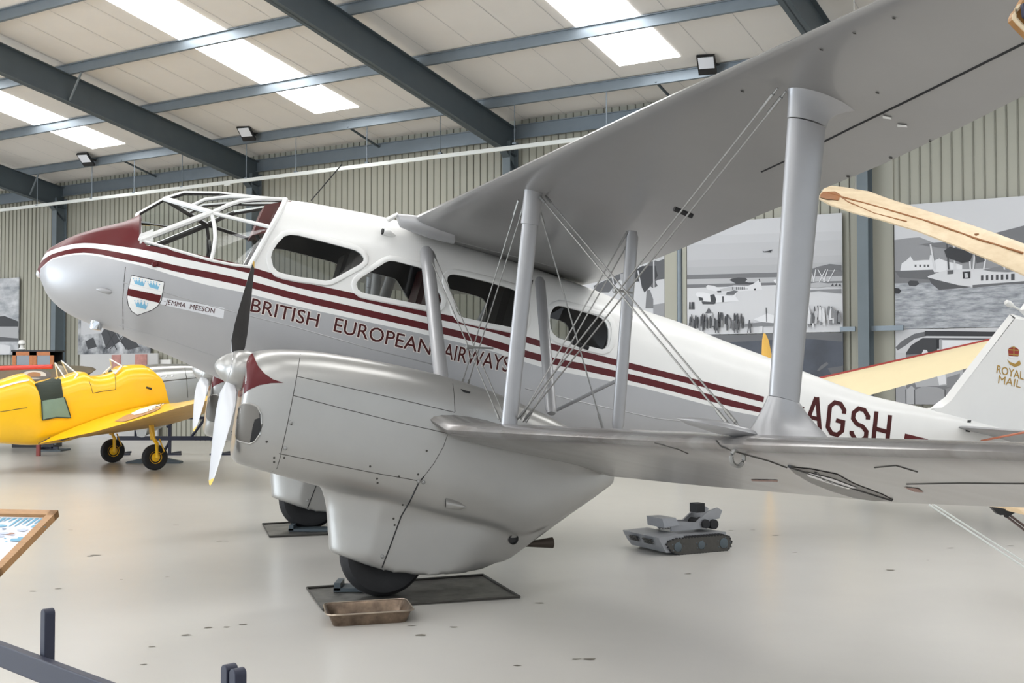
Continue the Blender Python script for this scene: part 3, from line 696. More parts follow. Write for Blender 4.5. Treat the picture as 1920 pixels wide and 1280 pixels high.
def wing_mesh(W, name, side, mats, th=lambda l: .115, first=None):
    m_ = MB(); rings = [wing_ring(l, le, te, th=th(l)) for l, le, te in W]
    if first: rings = first+rings
    if side < 0: rings = [[(x, -y, z) for x, y, z in r] for r in rings]
    m_.loft(rings); return m_
thU = lin([.5, 1.2, 4, 8], [.135, .125, .10, .09])
uw = []
for side in (1, -1):
    W = WU if side == 1 else WU
    o = wing_mesh(W, 'upper_wing', side, None, thU).build('upper_wing', ['silver_wing'], PLANE, angle=60); uw.append(o)
    # root: fuselage centre section
m_ = MB(); r0 = wing_ring(.5, *WU[0][1:], th=.14); m_.loft([r0, [(x, -y, z) for x, y, z in r0]]); m_.build('wing_centre_section', ['silver_wing'], PLANE, angle=60)
# lower wing: the inner root curls forward along the engine nacelle
lr = 2.40; le_r = ac(800, 782, lr); te_r = ac(1147, 893, lr); root = wing_ring(lr, (le_r[0], le_r[2]), (te_r[0], te_r[2]), th=.10)
lr2 = 2.2; root2 = [(x, -lr2, z) for x, y, z in root]
lw = []
for side in (1, -1):
    o = wing_mesh(WL, 'lower_wing', side, None, lin([2.4, 4, 8], [.13, .13, .13]), first=[root2, root]).build('lower_wing', ['silver_low'], PLANE, angle=60); lw.append(o)
for side in (1, -1):
    m_ = MB(); rr = [(x, -y*side, z) for x, y, z in root]; m_.loft([[(x+.0, -side*1.8, z) for x, y, z in root], [(x, -side*.5, z) for x, y, z in root]]); m_.build('lower_wing_stub', ['silver_wing'], PLANE, angle=60)
USK = Skin(ASHIP, uw[0].data); LSK = Skin(ASHIP, lw[0].data)
m_ = MB(); USK.line(m_, [(1428, 322), (1478, 299)], .008, off=-.002); USK.line(m_, [(1478, 299), (1600, 238), (1720, 180), (1920, 81)], .009, off=-.002); m_.build_each('aileron_gap', ['black'], uw[0])
m_ = MB()
for a, b_ in (((1655, 217), (1670, 220)), ((1682, 233), (1700, 235))): USK.poly(m_, [(a[0], a[1]-2), (b_[0], b_[1]-2), (b_[0]+2, b_[1]+2), (a[0]+1, a[1]+3)], 0, .006, 4)
m_.build_each('aileron_patch', ['white'], uw[0])
for q in ((1602, 61), (1540, 92), (1392, 170), (1676, 33), (1645, 173), (1745, 264), (1590, 330), (1670, 295)):
    m_ = MB(); USK.poly(m_, [(q[0]-4, q[1]-2), (q[0]+3, q[1]-.5), (q[0]+4, q[1]+2), (q[0]-2, q[1]+1)], 0, .004, 4); m_.build('drain_eyelet', ['gap'], uw[0], smooth=False)
# open gap for the aileron cable, lamp ring and seams under the lower wing
m_ = MB(); LSK.line(m_, [(1228, 830), (1270, 841), (1290, 850)], .004); LSK.line(m_, [(1343, 826), (1352, 836), (1375, 845), (1440, 863), (1475, 876)], .005); LSK.line(m_, [(1700, 907), (1800, 905), (1920, 906)], .004); LSK.line(m_, [(1640, 876), (1680, 872), (1720, 884)], .004); LSK.line(m_, [(1150, 893), (1190, 902), (1230, 909)], .01); m_.build_each('wing_seam', ['gap'], lw[0])
m_ = MB(); LSK.poly(m_, [(1478, 874), (1520, 878), (1570, 888), (1600, 905), (1655, 926), (1674, 936), (1640, 938), (1600, 932), (1560, 920), (1520, 904), (1490, 886)], 0, .004, 6); ms = m_.build('landing_lamp_bay', [mat('lamp_bay_lining', srgb(112, 108, 103), .4, .2, noise=.25, nscale=5)], lw[0], smooth=False)
m_ = MB(); LSK.line(m_, [(1480, 873), (1530, 890), (1600, 914), (1672, 936)], .012); LSK.line(m_, [(1530, 883), (1545, 898), (1585, 910)], .01); m_.build_each('bay_strut', ['black'], ms)
m_ = MB(); LSK.poly(m_, [(1512, 882), (1560, 894), (1608, 912), (1590, 914), (1550, 902), (1515, 890)], 0, .008, 5); m_.build('lamp_cover', ['glass' if False else 'polish'], ms, smooth=False)
m_ = MB(); h = LSK.hit(1381, 846, 0); m_.tube([h+Vector((.035*math.cos(t), -.01, -.03+.042*math.sin(t))) for t in np.linspace(0, 2*PI, 20)], .011, n=6); m_.build('picket_ring', ['wire'], lw[0])
m_ = MB(); LSK.poly(m_, [(1408, 898), (1458, 899), (1458, 902), (1410, 901)], 0, .003, 6); LSK.poly(m_, [(1694, 912), (1722, 915), (1732, 922), (1715, 921)], 0, .003, 6); m_.build_each('fabric_patch', [mat('brown_patch', srgb(140, 100, 86), .5)], lw[0], smooth=False)

# ---- engine nacelles with trouser fairings (built at port, copied to starboard)
nt = lambda x, y: ac(x, y, HT)
def ncurve(pts): P = [nt(*p) for p in pts]; return pchip([p[0] for p in P], [p[2] for p in P])
n_top = ncurve([(452, 664), (462, 659), (480, 656), (510, 654.5), (560, 656), (640, 666), (700, 676), (800, 697), (850, 711), (920, 734), (975, 757), (1060, 799), (1150, 872)])
n_bot = ncurve([(440, 846), (447, 862), (470, 872), (515, 885), (590, 907), (700, 935), (800, 962), (900, 985), (960, 1000), (1060, 960), (1150, 902)])
n_w = pchip([.55, .62, .70, .82, 1.0, 1.4, 2.2, 2.9, 3.5, 3.8], [.15, .20, .255, .30, .33, .345, .35, .315, .17, .04])
rings = []
s_a = nt(447, 740)[0]; s_e = nt(1148, 888)[0]
for k in range(40):
    u = k/39; s = s_a+.0+(s_e-s_a)*(u**1.3); zt, zb = n_top(s), n_bot(s); w = n_w(s)
    if k == 0: mid = (zt+zb)/2; zt = mid+(zt-mid)*.98; zb = mid+(zb-mid)*.95; w *= .95
    r = []
    for j in range(36):
        a = 2*PI*j/36; ca, sa = math.cos(a), math.sin(a); p = .42 if s > .8 else .55; H = (zt-zb)/2
        rad_top = 1; yy = w*math.copysign(abs(ca)**p, ca); zz = math.copysign(abs(sa)**(.62 if sa < 0 else .55), sa)
        if sa > 0: yy = w*math.copysign(abs(ca)**.62, ca)
        # nose leans with the thrust line: upper lip further aft
        r.append((s+.055*zz*max(0, 1-k/16), -HT+yy, (zt+zb)/2+H*zz))
    rings.append(r)
A_ = MB(); A_.loft(rings)
# trouser: stacked rounded sections
tr_f = lin([.10, .36, .42, .6, .75, .9, 1.05, 1.2], [1.55, 1.375, 1.372, 1.36, 1.345, 1.30, 1.2, 1.05])
tb_p = [nt(x, y) for x, y in ((714, 1069), (800, 1076), (925, 1062), (955, 1045), (1000, 1012), (1060, 968), (1148, 905))]
tr_b = lin([p[2] for p in tb_p[2:]], [p[0] for p in tb_p[2:]])
t_bot = lambda s: lin([1.37, 1.80, 2.15, 2.55, 2.70], [.375, .218, .165, .185, .23])(s)
T_ = MB(); rings = []
for z in np.linspace(.16, 1.15, 34):
    sf, sb = tr_f(z), max(tr_b(z), 2.5); w = lin([.15, .6, .8, 1.0, 1.15], [.205, .225, .25, .30, .32])(z); r = []
    for j in range(44):
        a = 2*PI*j/44; x = (1-math.cos(a))/2; ww = w*min(1, (x/.18)**.5 if x < .18 else 1)*(1 if x < .62 else max(.1, 1-((x-.62)/.38)**2*.75))
        s = sf+(sb-sf)*x; zz = max(z, t_bot(s)) if z < .45 else z
        r.append((s, -HT+math.copysign(ww, math.sin(a)) if abs(math.sin(a)) > 1e-6 else -HT, zz))
    rings.append(r)
T_.loft(rings)
J = MB(); J.add(A_.v, A_.f); J.add(T_.v, T_.f)
nac = J.build('engine_nacelle', ['silver_cowl'], PLANE, smooth=False)
rm = nac.modifiers.new('r', 'REMESH'); rm.mode = 'VOXEL'; rm.voxel_size = .018; rm.use_smooth_shade = True
sm = nac.modifiers.new('s', 'SMOOTH'); sm.iterations = 9; sm.factor = .5
bpy.context.view_layer.update(); applied(nac); nac.data.polygons.foreach_set('use_smooth', [True]*len(nac.data.polygons))
if not nac.data.materials: nac.data.materials.append(M['silver_cowl'])
NSK = Skin(ASHIP, nac.data)
m_ = MB()
FL = [(462, 656), (473, 657), (476, 668), (484, 686), (496, 700), (512, 711), (532, 717.5), (508, 718), (486, 722), (466, 731), (450, 745), (446, 742), (452, 715), (458, 690)]
NSK.poly(m_, FL, 0, .003, 5); m_.build('cowling_flash', ['maroon'], nac)
m_ = MB()
for ln in ([(564, 655), (562, 672), (556, 708), (549, 745), (538, 800), (524, 862), (519, 878), (511, 883)], [(556, 705), (640, 724), (760, 751), (853, 773)], [(549, 741), (640, 765), (740, 790), (838, 812)], [(523, 850), (600, 866), (700, 886), (790, 902)],
    [(840, 701), (848, 712), (851, 735), (853, 772)], [(839, 815), (832, 836), (814, 868), (795, 893)]): NSK.line(m_, ln, .0032, off=-.0012)
m_.build_each('cowl_seam', ['gap'], nac)
m_ = MB(); NSK.line(m_, [(795, 893), (785, 905), (768, 940), (752, 968), (733, 1020), (714, 1070)], .0065, off=-.001); m_.build('trouser_seam', ['black'], nac)
m_ = MB()
for q in ((717, 1043), (785, 902), (794, 904), (545, 792), (535, 840)): h = NSK.hit(q[0], q[1], 0); m_.lathe([(.016, 0), (.014, .012), (.006, .016)], h, (0, -1, 0), n=10)
m_.build_each('cowl_latch', ['wire'], nac)
m_ = MB()
for q in ((546, 795), (533, 858), (707, 897), (708, 905), (694, 874), (748, 893), (755, 946), (738, 972), (740, 984), (784, 889), (800, 845), (500, 828), (514, 858), (514, 866)):
    h = NSK.hit(q[0], q[1], 0)
    if h: m_.lathe([(.009, -.002), (.008, .004)], h, (0, -1, 0), n=8)
m_.build_each('cowl_rivet', ['gap'], nac)
m_ = MB(); h = NSK.hit(848, 945, 0); m_.loft([ellring(h+Vector((.1*x, 0, -.025*x)), (0, 1, 0), (0, 0, 1), .028*w_, .045*w_, 10) for x, w_ in ((-.55, 1), (0, .95), (.6, .7), (1.1, .1))]); sc_ = m_.build('vent_scoop', ['silver_cowl'], nac)
m_ = MB(); m_.loft([ellring(h+Vector((-.056, 0, .014)), (0, 1, 0), (0, 0, 1), .024, .038, 10), ellring(h+Vector((-.0565, 0, .014)), (0, 1, 0), (0, 0, 1), .02, .03, 10)]); m_.build('scoop_opening', ['black'], sc_)
m_ = MB(); h = NSK.hit(962, 1010, 0); m_.lathe([(.038, -.05), (.044, .012), (.036, .014), (.032, .004), (.001, .003)], h, (.25, -1, -.1), n=20); m_.build('exhaust_port', ['black'], nac)
m_ = MB(); a = nt(985, 1020); b_ = nt(1036, 1017); m_.tube([a, b_+(b_-a)*.0], [.02, .045], n=14); m_.build('exhaust_pipe', [mat('burnt_steel', srgb(70, 62, 54), .6, .5)], nac)
# cooling air intake in the front of the cowling
m_ = MB()
INT = [(449, 764), (456, 757), (470, 756), (483, 762), (490, 776), (491, 795), (487, 814), (478, 827), (468, 832), (455, 829), (445, 825), (443, 815), (446, 785)]
NSK.poly(m_, INT, 0, .004, 4); it = m_.build('air_intake', [mat('intake_baffle', srgb(118, 115, 110), .6, .3)], nac)
m_ = MB(); NSK.poly(m_, [(486, 766), (491, 785), (490, 803), (484, 820), (476, 829), (469, 829), (474, 800), (478, 786), (487, 783)], 0, .007, 4); m_.build('intake_opening', ['black'], it)
m_ = MB(); pp = [NSK.hit(x, y, .002) for x, y in INT]; pp = [p for p in pp if p]; m_.tube(pp+[pp[0]], .008, n=6); m_.build('intake_lip', ['silver_cowl'], it)
m_ = MB(); NSK.poly(m_, [(863, 729), (870, 731), (882, 735), (880, 738), (868, 735)], 0, .003, 3); m_.build('wire_slot', ['black'], nac, smooth=False)
# wheel
WC = np.array((nt(718, 1118)[0]+.0, -HT, .345))
m_ = MB(); R0 = .343; w_ = .1
m_.lathe([(.17, -.09), (.24, -.115), (.295, -.105), (.328, -.06), (R0, 0), (.328, .06), (.295, .105), (.24, .115), (.17, .09)], WC, (0, -1, 0), n=48); wh = m_.build('wheel', ['rubber'], PLANE)
m_ = MB(); m_.lathe([(.001, -.1), (.06, -.1), (.08, -.075), (.17, -.085), (.185, -.095), (.185, .095), (.17, .085), (.08, .075), (.06, .1), (.001, .1)], WC, (0, -1, 0), n=32); m_.build('wheel_hub', ['silver'], wh)
SHIFT = Vector((0, 2*HT, 0))
n2 = copy_tree(nac, PLANE); n2.location = SHIFT; w2 = copy_tree(wh, PLANE); w2.location = SHIFT
# ---- propellers
TH = math.radians(12)
AX = np.array((-math.cos(TH), 0, math.sin(TH)))                   # forward thrust line
def propeller(side, ang):
    y = -HT*side; tipp = nt(402.5, 683); back = nt(458, 697.5); L = float((tipp-back)@AX); c0 = tipp-AX*L; c0 = np.array((c0[0], y, c0[2])); m_ = MB()
    prof = [(.001, -.03), (.15, -.03), (.154, 0), (.152, .15*L), (.143, .33*L), (.126, .49*L), (.122, .5*L), (.119, .51*L), (.1, .66*L), (.072, .82*L), (.045, .92*L), (.02, .985*L), (.001, L)]
    m_.lathe(prof, c0, AX, n=36); sp_ = m_.build('propeller', ['polish' if False else 'silver_cowl'], PLANE); hub = c0+AX*.085
    n_up = np.array((math.sin(TH), 0, math.cos(TH))); lat = np.array((0, -1., 0))
    m_ = MB(); m_.lathe([(.12, .495*L), (.1265, .49*L), (.1265, .505*L), (.12, .51*L)], c0, AX, n=36); m_.build('spinner_band', ['polish'], sp_)
    for sgn in (1, -1):
        d = sgn*(math.cos(ang)*n_up-math.sin(ang)*lat); t0 = np.cross(AX, d); rings = []; R = .925
        for r, ch, tw, thk in ((.09, .05, 70, .045), (.13, .085, 62, .05), (.2, .15, 52, .04), (.32, .18, 42, .028), (.48, .185, 33, .02), (.65, .16, 27, .015), (.8, .12, 22, .011), (.88, .085, 20, .009), (.915, .045, 19, .006), (R, .008, 19, .003)):
            a = math.radians(tw); cd = t0*math.cos(a)-AX*math.sin(a); nd = np.cross(d, cd)
            rings.append([hub+d*r+cd*(ch/2)*math.cos(q)+nd*thk/2*math.sin(q)*(1 if math.sin(q) > 0 else .4) for q in np.linspace(0, 2*PI, 21)[:-1]])
        m_ = MB(); nrm = np.cross(d, t0)
        def bm_(i, j):
            if i >= 7: return 1
            return 2 if (10 <= j) else 0
        m_.loft(rings, bm_); bl = m_.build('propeller_blade', ['blade', 'yellow_tip', 'blade_back'], sp_, angle=70)
    return sp_
propeller(1, math.radians(21)); propeller(-1, math.radians(46))
# ---- struts
def strut(name, P0, P1, chord, thick, mats='strut', n=16, up=(1, 0, 0), ends=None):
    P0 = np.array(P0, float); P1 = np.array(P1, float); d = P1-P0; d /= np.linalg.norm(d); a = np.array(up, float); a -= d*(a@d); a /= np.linalg.norm(a); b_ = np.cross(d, a); m_ = MB()
    prof = ends or [(0, .7), (.03, 1), (.97, 1), (1, .7)]
    m_.loft([ellring(P0+(P1-P0)*u, a, b_, chord/2*k, thick/2*k, n) for u, k in prof]); return m_.build(name, [mats], PLANE)
LI, LO, LC = 2.95, 5.85, .66
ends_in = [(-.01, 1), (.1, 1), (.86, 1), (.861, 1.16), (1.01, 1.16)]
strut('interplane_strut', ac(955, 792, LI), ac(1000, 362, LI), .125, .07, ends=ends_in)
strut('interplane_strut', ac(1158, 806, LI), ac(1186, 433, LI), .10, .06)
strut('cabane_strut', ac(828, 712, 1.9), ac(799, 466, LC), .125, .09); strut('cabane_strut', ac(1034, 775, 1.9), ac(1012, 522, LC), .1, .07)
for a, b_, l in (((955, 792), (1000, 362), LI), ((1158, 806), (1186, 433), LI)):
    A0, B0 = ac(*a, l), ac(*b_, l); strut('interplane_strut', mir(A0), mir(B0), .12, .07)
for a, la, b_ in (((828, 712), 1.9, (799, 466)), ((1034, 775), 1.9, (1012, 522))): strut('cabane_strut', mir(ac(*a, la)), mir(ac(*b_, LC)), .12, .08)
# outer strut with swept fairings
def outer(side):
    rows = [((1405, 818), (1556, 826), .15), ((1411, 802), (1547, 812), .115), ((1421, 785), (1531, 797), .085), ((1432, 764), (1514, 776), .068), ((1441.5, 742), (1501, 757), .058), ((1443, 741), (1499, 756), .047), ((1478, 222), (1548, 240), .047),
        ((1477.5, 220), (1550, 238), .054), ((1478.5, 200), (1554, 226), .056), ((1479, 180), (1567, 216), .06), ((1478, 165), (1588, 210), .07), ((1476, 155), (1611, 207), .085), ((1470, 144), (1621, 194), .1)]
    rings = []
    for (x0, y0), (x1, y1), t in rows:
        P0 = ac(x0, y0, LO); P1 = ac(x1, y1, LO); r = []
        for k in range(24):
            a = 2*PI*k/24; x = (1-math.cos(a))/2; th_ = t*2.2*(x**.5)*(1-x)**.85
            p = P0+(P1-P0)*x; r.append((p[0], (p[1]+math.copysign(th_, math.sin(a)) if abs(math.sin(a)) > 1e-6 else p[1])*side, p[2]))
        rings.append(r)
    m_ = MB(); m_.loft(rings[5:7]); o = m_.build('outer_strut', ['strut'], PLANE, angle=50)
    m_ = MB(); m_.loft(rings[:5]); m_.build('lower_fairing', ['strut'], o, angle=60); m_ = MB(); m_.loft(rings[7:]); m_.build('upper_fairing', ['strut'], o, angle=60)
outer(1); outer(-1)
m_ = MB(); h = ac(1345, 800, LO); m_.loft([ellring(h+np.array((x, 0, -.2*x)), (0, 1, 0), (0, 0, 1), .09*w_, .035*w_, 12) for x, w_ in ((-.22, .05), (-.15, .6), (0, 1), (.15, .8), (.28, .05))]); m_.build('strut_foot_fairing', ['strut'], PLANE)
# ---- bracing wires
def wire(a, la, b_, lb, gap=.05, r=.0055, n=2):
    P0, P1 = ac(*a, la), ac(*b_, lb); d = P1-P0; d /= np.linalg.norm(d); s = np.cross(d, (0, 1, 0)); s /= np.linalg.norm(s)
    for k in range(n):
        o = s*gap*(k-(n-1)/2); m_ = MB(); m_.tube([P0+o, P1+o], r, n=6); w = m_.build('bracing_wire', ['wire'], PLANE)
        m_ = MB()
        for u in (.03, .97):
            q = P0+(P1-P0)*u+o; m_.tube([q-d*.06, q+d*.06], r*1.9, n=6)
        m_.build_each('wire_end', ['wire'], w)
    return P0, P1
wire((1466, 168), LO, (975, 789), LI); wire((1016, 366), LI, (1378, 800), LO); wire((978, 378), LI, (868, 732), 1.9); wire((806, 470), LC, (944, 789), LI); wire((1180, 440), LI, (982, 786), LI-.05)
wire((1012, 395), LI, (1130, 802), LI, n=1)
for q, l in (((1281, 398), 4.7), ((1088, 647), 3.5)):
    p = ac(*q, l); m_ = MB(); m_.tube([p+(-.06, 0, .02), p+(.06, 0, -.02)], .016, n=8); m_.build('wire_spacer', ['black'], PLANE)
for a, b_, l in (((1148, 543), (1186, 549), 3.4), ((872, 650), (925, 653), 2.3)):
    m_ = MB(); p, q = ac(*a, l), ac(*b_, l); m_.lathe([(.001, 0), (.02, .01), (.016, .04), (.009, .08), (.007, float(np.linalg.norm(q-p)))], p, q-p, n=8); m_.build('wire_acorn', ['wire'], PLANE)
m_ = MB(); m_.tube([ac(1045, 768, 1.6), ac(1155, 714, 2.6)], .016, n=8); m_.build('drag_strut', ['strut'], PLANE)
# tailplane
for side in (1, -1):
    m_ = MB(); le = ac(1796, 797, .14); rings = []
    for l, ds, ch in ((.05, 0, 1.0), (.9, .14, .9), (1.7, .3, .7), (2.1, .48, .4), (2.2, .6, .15)):
        a = math.radians(14); rings.append([(x, y*side, z) for x, y, z in wing_ring(l, (le[0]+ds, le[2]-.02-ds*.1), (le[0]+ds+ch*math.cos(a), le[2]-.02-ds*.1-ch*math.sin(a)), th=.07)])
    m_.loft(rings); m_.build('tailplane', ['silver'], PLANE, angle=60)
m_ = MB(); FSKIN.poly(m_, [(1816, 778), (1823, 779), (1820, 792), (1813, 792)], 0, .004, 4); FSKIN.poly(m_, [(1811, 803), (1819, 803), (1818, 810), (1810, 809)], 0, .004, 4); m_.build_each('trim_slot', ['black'], fus, smooth=False)
# broken-open wing root fitting on the cabin roof
m_ = MB(); q = ac(746, 413, .66); m_.loft([ellring(q+np.array((x, 0, -.2*x)), (0, 1, 0), (-.3, 0, 1), a, b_, 14) for x, a, b_ in ((0, .03, .05), (.01, .06, .062), (.12, .1, .08), (.28, .13, .1), (.5, .12, .1))]); rf = m_.build('wing_root_fairing', ['silver'], PLANE)
m_ = MB(); q = ac(736, 407, .66); m_.tube([q+(-.05, 0, -.03), q+(0, 0, 0), q+(.05, 0, .03)], [.025, .022, .018], n=8); m_.build('root_fitting', ['white'], PLANE)
m_ = MB(); m_.tube([ac(1840, 826, .25), ac(1990, 797, 1.9)], .012, n=6); m_.build('tail_brace', [mat('orange_brace', srgb(190, 112, 84), .5)], PLANE)
# ================================================================== WALL MURALS
def grey(v, b=3): v = v*.97; return srgb(v-1, v, min(255, v+b))
GM = {}
def gm(v):
    v = int(round(v/6)*6)
    if v not in GM: GM[v] = mat('mural_grey_%d' % v, grey(v), .45, spec=.3)
    return GM[v]
M['water'] = mat('mural_water', srgb(186, 189, 194), .45, noise=.5, nscale=5, stretch=(1, 1, 5), wear=srgb(112, 117, 124))
M['cloud'] = mat('mural_cloud', srgb(205, 207, 210), .45, noise=.5, nscale=1.6, stretch=(1, 1, 2.5), wear=srgb(128, 133, 140))
M['ruin'] = mat('mural_ruin', srgb(200, 202, 205), .45, noise=.7, nscale=3.0, wear=srgb(70, 74, 80))
M['dusk'] = mat('mural_dusk', srgb(74, 80, 92), .45, noise=.3, nscale=1.2, wear=srgb(46, 50, 60))
FR = Frame((0, 0, 0), (1, 0, 0))
def at(px, py, d): return FR.y(px, py, d)
class Mural:
    def __init__(s, x0, x1, z0, z1, base, y=-.1):
        s.y = y; s.b = MB(); s.mats = []; s.k = 0; s.ext = (x0, x1, z0, z1)
        s.b.box(((x0+x1)/2, y+.015, (z0+z1)/2), (x1-x0, .03, z1-z0), s.mi(base))
    def mi(s, m):
        m = M[m] if isinstance(m, str) else (gm(m) if isinstance(m, (int, float)) else m)
        if m not in s.mats: s.mats.append(m)
        return s.mats.index(m)
    def poly(s, pts, m):
        s.k += 1; x0, x1, z0, z1 = s.ext; q = []
        for p in pts:
            w = HALL.y(p[0], p[1], s.y); q.append((min(max(w[0], x0), x1), s.y-.0004*s.k-.001, min(max(w[2], z0), z1)))
        n = len(q); V = [Vector((p[0], p[2])) for p in q]
        r = delaunay_2d_cdt(V, [(i, (i+1) % n) for i in range(n)], [tuple(range(n))], 1, 1e-6)
        s.b.add([(v.x, q[0][1], v.y) for v in r[0]], [tuple(f) for f in r[2]], s.mi(m))
    def done(s, label, name='mural'):
        o = s.b.build(name, s.mats, smooth=False, frame=HALL); tag(o, label, 'mural', 'photograph murals on the side wall'); return o
def sc(x0, y0, k): return lambda pts: [(x0+x/k, y0+y/k) for x, y in pts]
rnd = random.Random(7)
# airfield
A = sc(1270, 380, 3.764); m = Mural(-9.12, -5.98, 2.555, 4.80, 206)
for i, (ya, yb) in enumerate(((240, 300), (300, 360), (360, 410), (410, 460), (460, 520))): m.poly(A([(0, ya), (1240, ya-45), (1240, yb-30), (0, yb+2)]), 200-5*i)
m.poly(A([(60, 510), (1240, 475), (1240, 520), (60, 545)]), 118); m.poly(A([(60, 540), (1240, 512), (1240, 620), (60, 640)]), 186); m.poly(A([(60, 577), (1240, 548), (1240, 568), (60, 602)]), 122)
m.poly(A([(60, 602), (1240, 562), (1240, 960), (60, 990)]), 208)
m.poly(A([(368, 545), (385, 535), (430, 528), (480, 530), (495, 540), (480, 556), (500, 562), (560, 562), (560, 575), (420, 574), (395, 560)]), 70)
m.poly(A([(203, 592), (215, 580), (260, 586), (300, 605), (400, 583), (500, 585), (530, 575), (575, 545), (588, 560), (600, 612), (430, 625), (300, 632), (215, 612)]), 224)
m.poly(A([(300, 610), (380, 590), (500, 600), (500, 612), (310, 626)]), 190); m.poly(A([(280, 622), (310, 620), (312, 632), (285, 634)]), 60); m.poly(A([(540, 606), (556, 604), (556, 618), (542, 618)]), 60); m.poly(A([(575, 538), (583, 536), (586, 560), (578, 558)]), 70)
for k, x in enumerate((388, 404, 415, 430, 444, 456, 470)):
    if k != 1: m.poly(A([(x, 594), (x+8, 593), (x+8, 612), (x, 613)]), 110)
m.poly(A([(350, 630), (400, 618), (430, 622), (400, 650), (345, 650)]), 110)
m.poly(A([(128, 650), (140, 632), (185, 632), (240, 645), (330, 655), (390, 660), (420, 632), (412, 660), (436, 694), (330, 700), (240, 708), (180, 690)]), 226)
m.poly(A([(232, 650), (262, 645), (275, 680), (270, 712), (240, 716)]), 66); m.poly(A([(150, 664), (180, 670), (185, 690), (158, 690)]), 66); m.poly(A([(172, 695), (260, 700), (262, 716), (180, 716)]), 80); m.poly(A([(316, 660), (330, 660), (332, 700), (318, 702)]), 86)
for x in (90, 106, 117): m.poly(A([(x-5, 700), (x+5, 700), (x+7, 752), (x-7, 752)]), 66)
m.poly(A([(604, 336), (612, 344), (640, 340), (672, 330), (674, 335), (660, 344), (665, 352), (640, 348), (606, 350)]), 60)
m.poly(A([(940, 470), (1000, 450), (1075, 432), (1160, 440), (1160, 478), (1080, 474), (1000, 484), (940, 492)]), 112)
for x0, x1 in ((960, 975), (965, 940), (1000, 1045), (1040, 990), (1060, 1110), (1030, 1060)): m.poly(A([(x0, 560), (x0+6, 560), (x1+6, 470), (x1, 470)]), 226)
m.poly(A([(930, 570), (1000, 560), (1090, 572), (1160, 570), (1160, 596), (1060, 590), (1000, 600), (930, 596)]), 178); m.poly(A([(925, 615), (1160, 608), (1160, 640), (1080, 632), (1000, 622), (925, 630)]), 140)
for k in range(3): m.poly(A([(1085+26*k, 586), (1100+26*k, 566), (1106+26*k, 588)]), 80)
m.poly(A([(680, 545), (700, 540), (704, 566), (690, 566)]), 226); m.poly(A([(200, 780), (224, 738), (246, 776)]), 96)
m.poly(A([(540, 822), (640, 780), (700, 800), (680, 850), (600, 860), (585, 840)]), 226); m.poly(A([(580, 845), (604, 845), (604, 925), (580, 925)]), 214); m.poly(A([(626, 740), (632, 740), (636, 840), (630, 840)]), 70)
m.poly(A([(450, 858), (600, 842), (700, 850), (700, 870), (450, 874)]), 130)
for i in range(70):
    x = rnd.uniform(85, 470); y = 770+rnd.uniform(0, 70)+max(0, (250-x)*.12); h = rnd.uniform(50, 80); w = rnd.uniform(9, 15); v = rnd.choice((60, 72, 84, 108, 150))
    m.poly(A([(x-w*.3, y), (x+w*.3, y), (x+w*.55, y+h*.35), (x+w*.4, y+h), (x-w*.45, y+h), (x-w*.5, y+h*.35)]), v)
for i in range(46):
    x = rnd.uniform(915, 1165); y = 725+rnd.uniform(0, 60); h = rnd.uniform(60, 100); w = rnd.uniform(10, 26); v = rnd.choice((66, 96, 190, 214, 222, 130))
    m.poly(A([(x-w*.3, y), (x+w*.3, y), (x+w*.6, y+h*.4), (x+w*.4, y+h), (x-w*.5, y+h), (x-w*.5, y+h*.35)]), v)
for x in (517, 424, 290): m.poly(A([(x-5, 830), (x+5, 826), (x+9, 870), (x+14, 920), (x+4, 920), (x-2, 880), (x-10, 920), (x-16, 918)]), 96)
m.done('large black and white airfield mural behind the outer wing strut')
# dusk picture below
m = Mural(-9.12, -5.98, 1.22, 2.545, 'dusk'); m.poly([(1270, 625), (1580, 618), (1580, 640), (1500, 634), (1270, 646)], 110)
D_ = sc(1380, 640, 6.4); m.poly(D_([(970, 350), (1020, 290), (1090, 245), (1110, 270), (1060, 310), (1000, 350)]), 108); m.poly(D_([(1100, 320), (1290, 290), (1290, 380), (1150, 400)]), 104)
m.done('dark mural of a machine at dusk below the airfield mural')
# biplane with people, left of the pipe
B = sc(1100, 340, 4.8); m = Mural(-11.6, -9.62, 2.9, 4.80, 205)
m.poly(B([(60, 940), (330, 815), (470, 790), (600, 715), (800, 690), (800, 872), (640, 885), (620, 900), (640, 940), (600, 960), (480, 900), (420, 905), (300, 880), (200, 1000), (90, 1000)]), 96)
m.poly(B([(330, 860), (500, 760), (620, 760), (640, 850), (560, 960), (520, 1000), (470, 900)]), 62); m.poly(B([(600, 700), (800, 640), (800, 690), (640, 720)]), 190)
for a, b_ in (((455, 800), (515, 1110)), ((598, 720), (600, 960)), ((225, 860), (250, 1000))): m.poly(B([a, (a[0]+12, a[1]), (b_[0]+12, b_[1]), b_]), 205)
m.poly(B([(540, 980), (570, 975), (600, 1060), (600, 1140), (530, 1140), (535, 1060)]), 120); m.poly(B([(735, 975), (765, 975), (765, 1030), (738, 1030)]), 74); m.poly(B([(740, 1050), (765, 1040), (800, 1110), (800, 1190), (720, 1180), (725, 1090)]), 120)
m.poly(B([(600, 1110), (800, 1090), (800, 1250), (600, 1230)]), 150); m.poly(B([(300, 830), (330, 830), (330, 900), (305, 890)]), 160)
m.done('black and white mural of a biplane and people just left of the wall pipe')
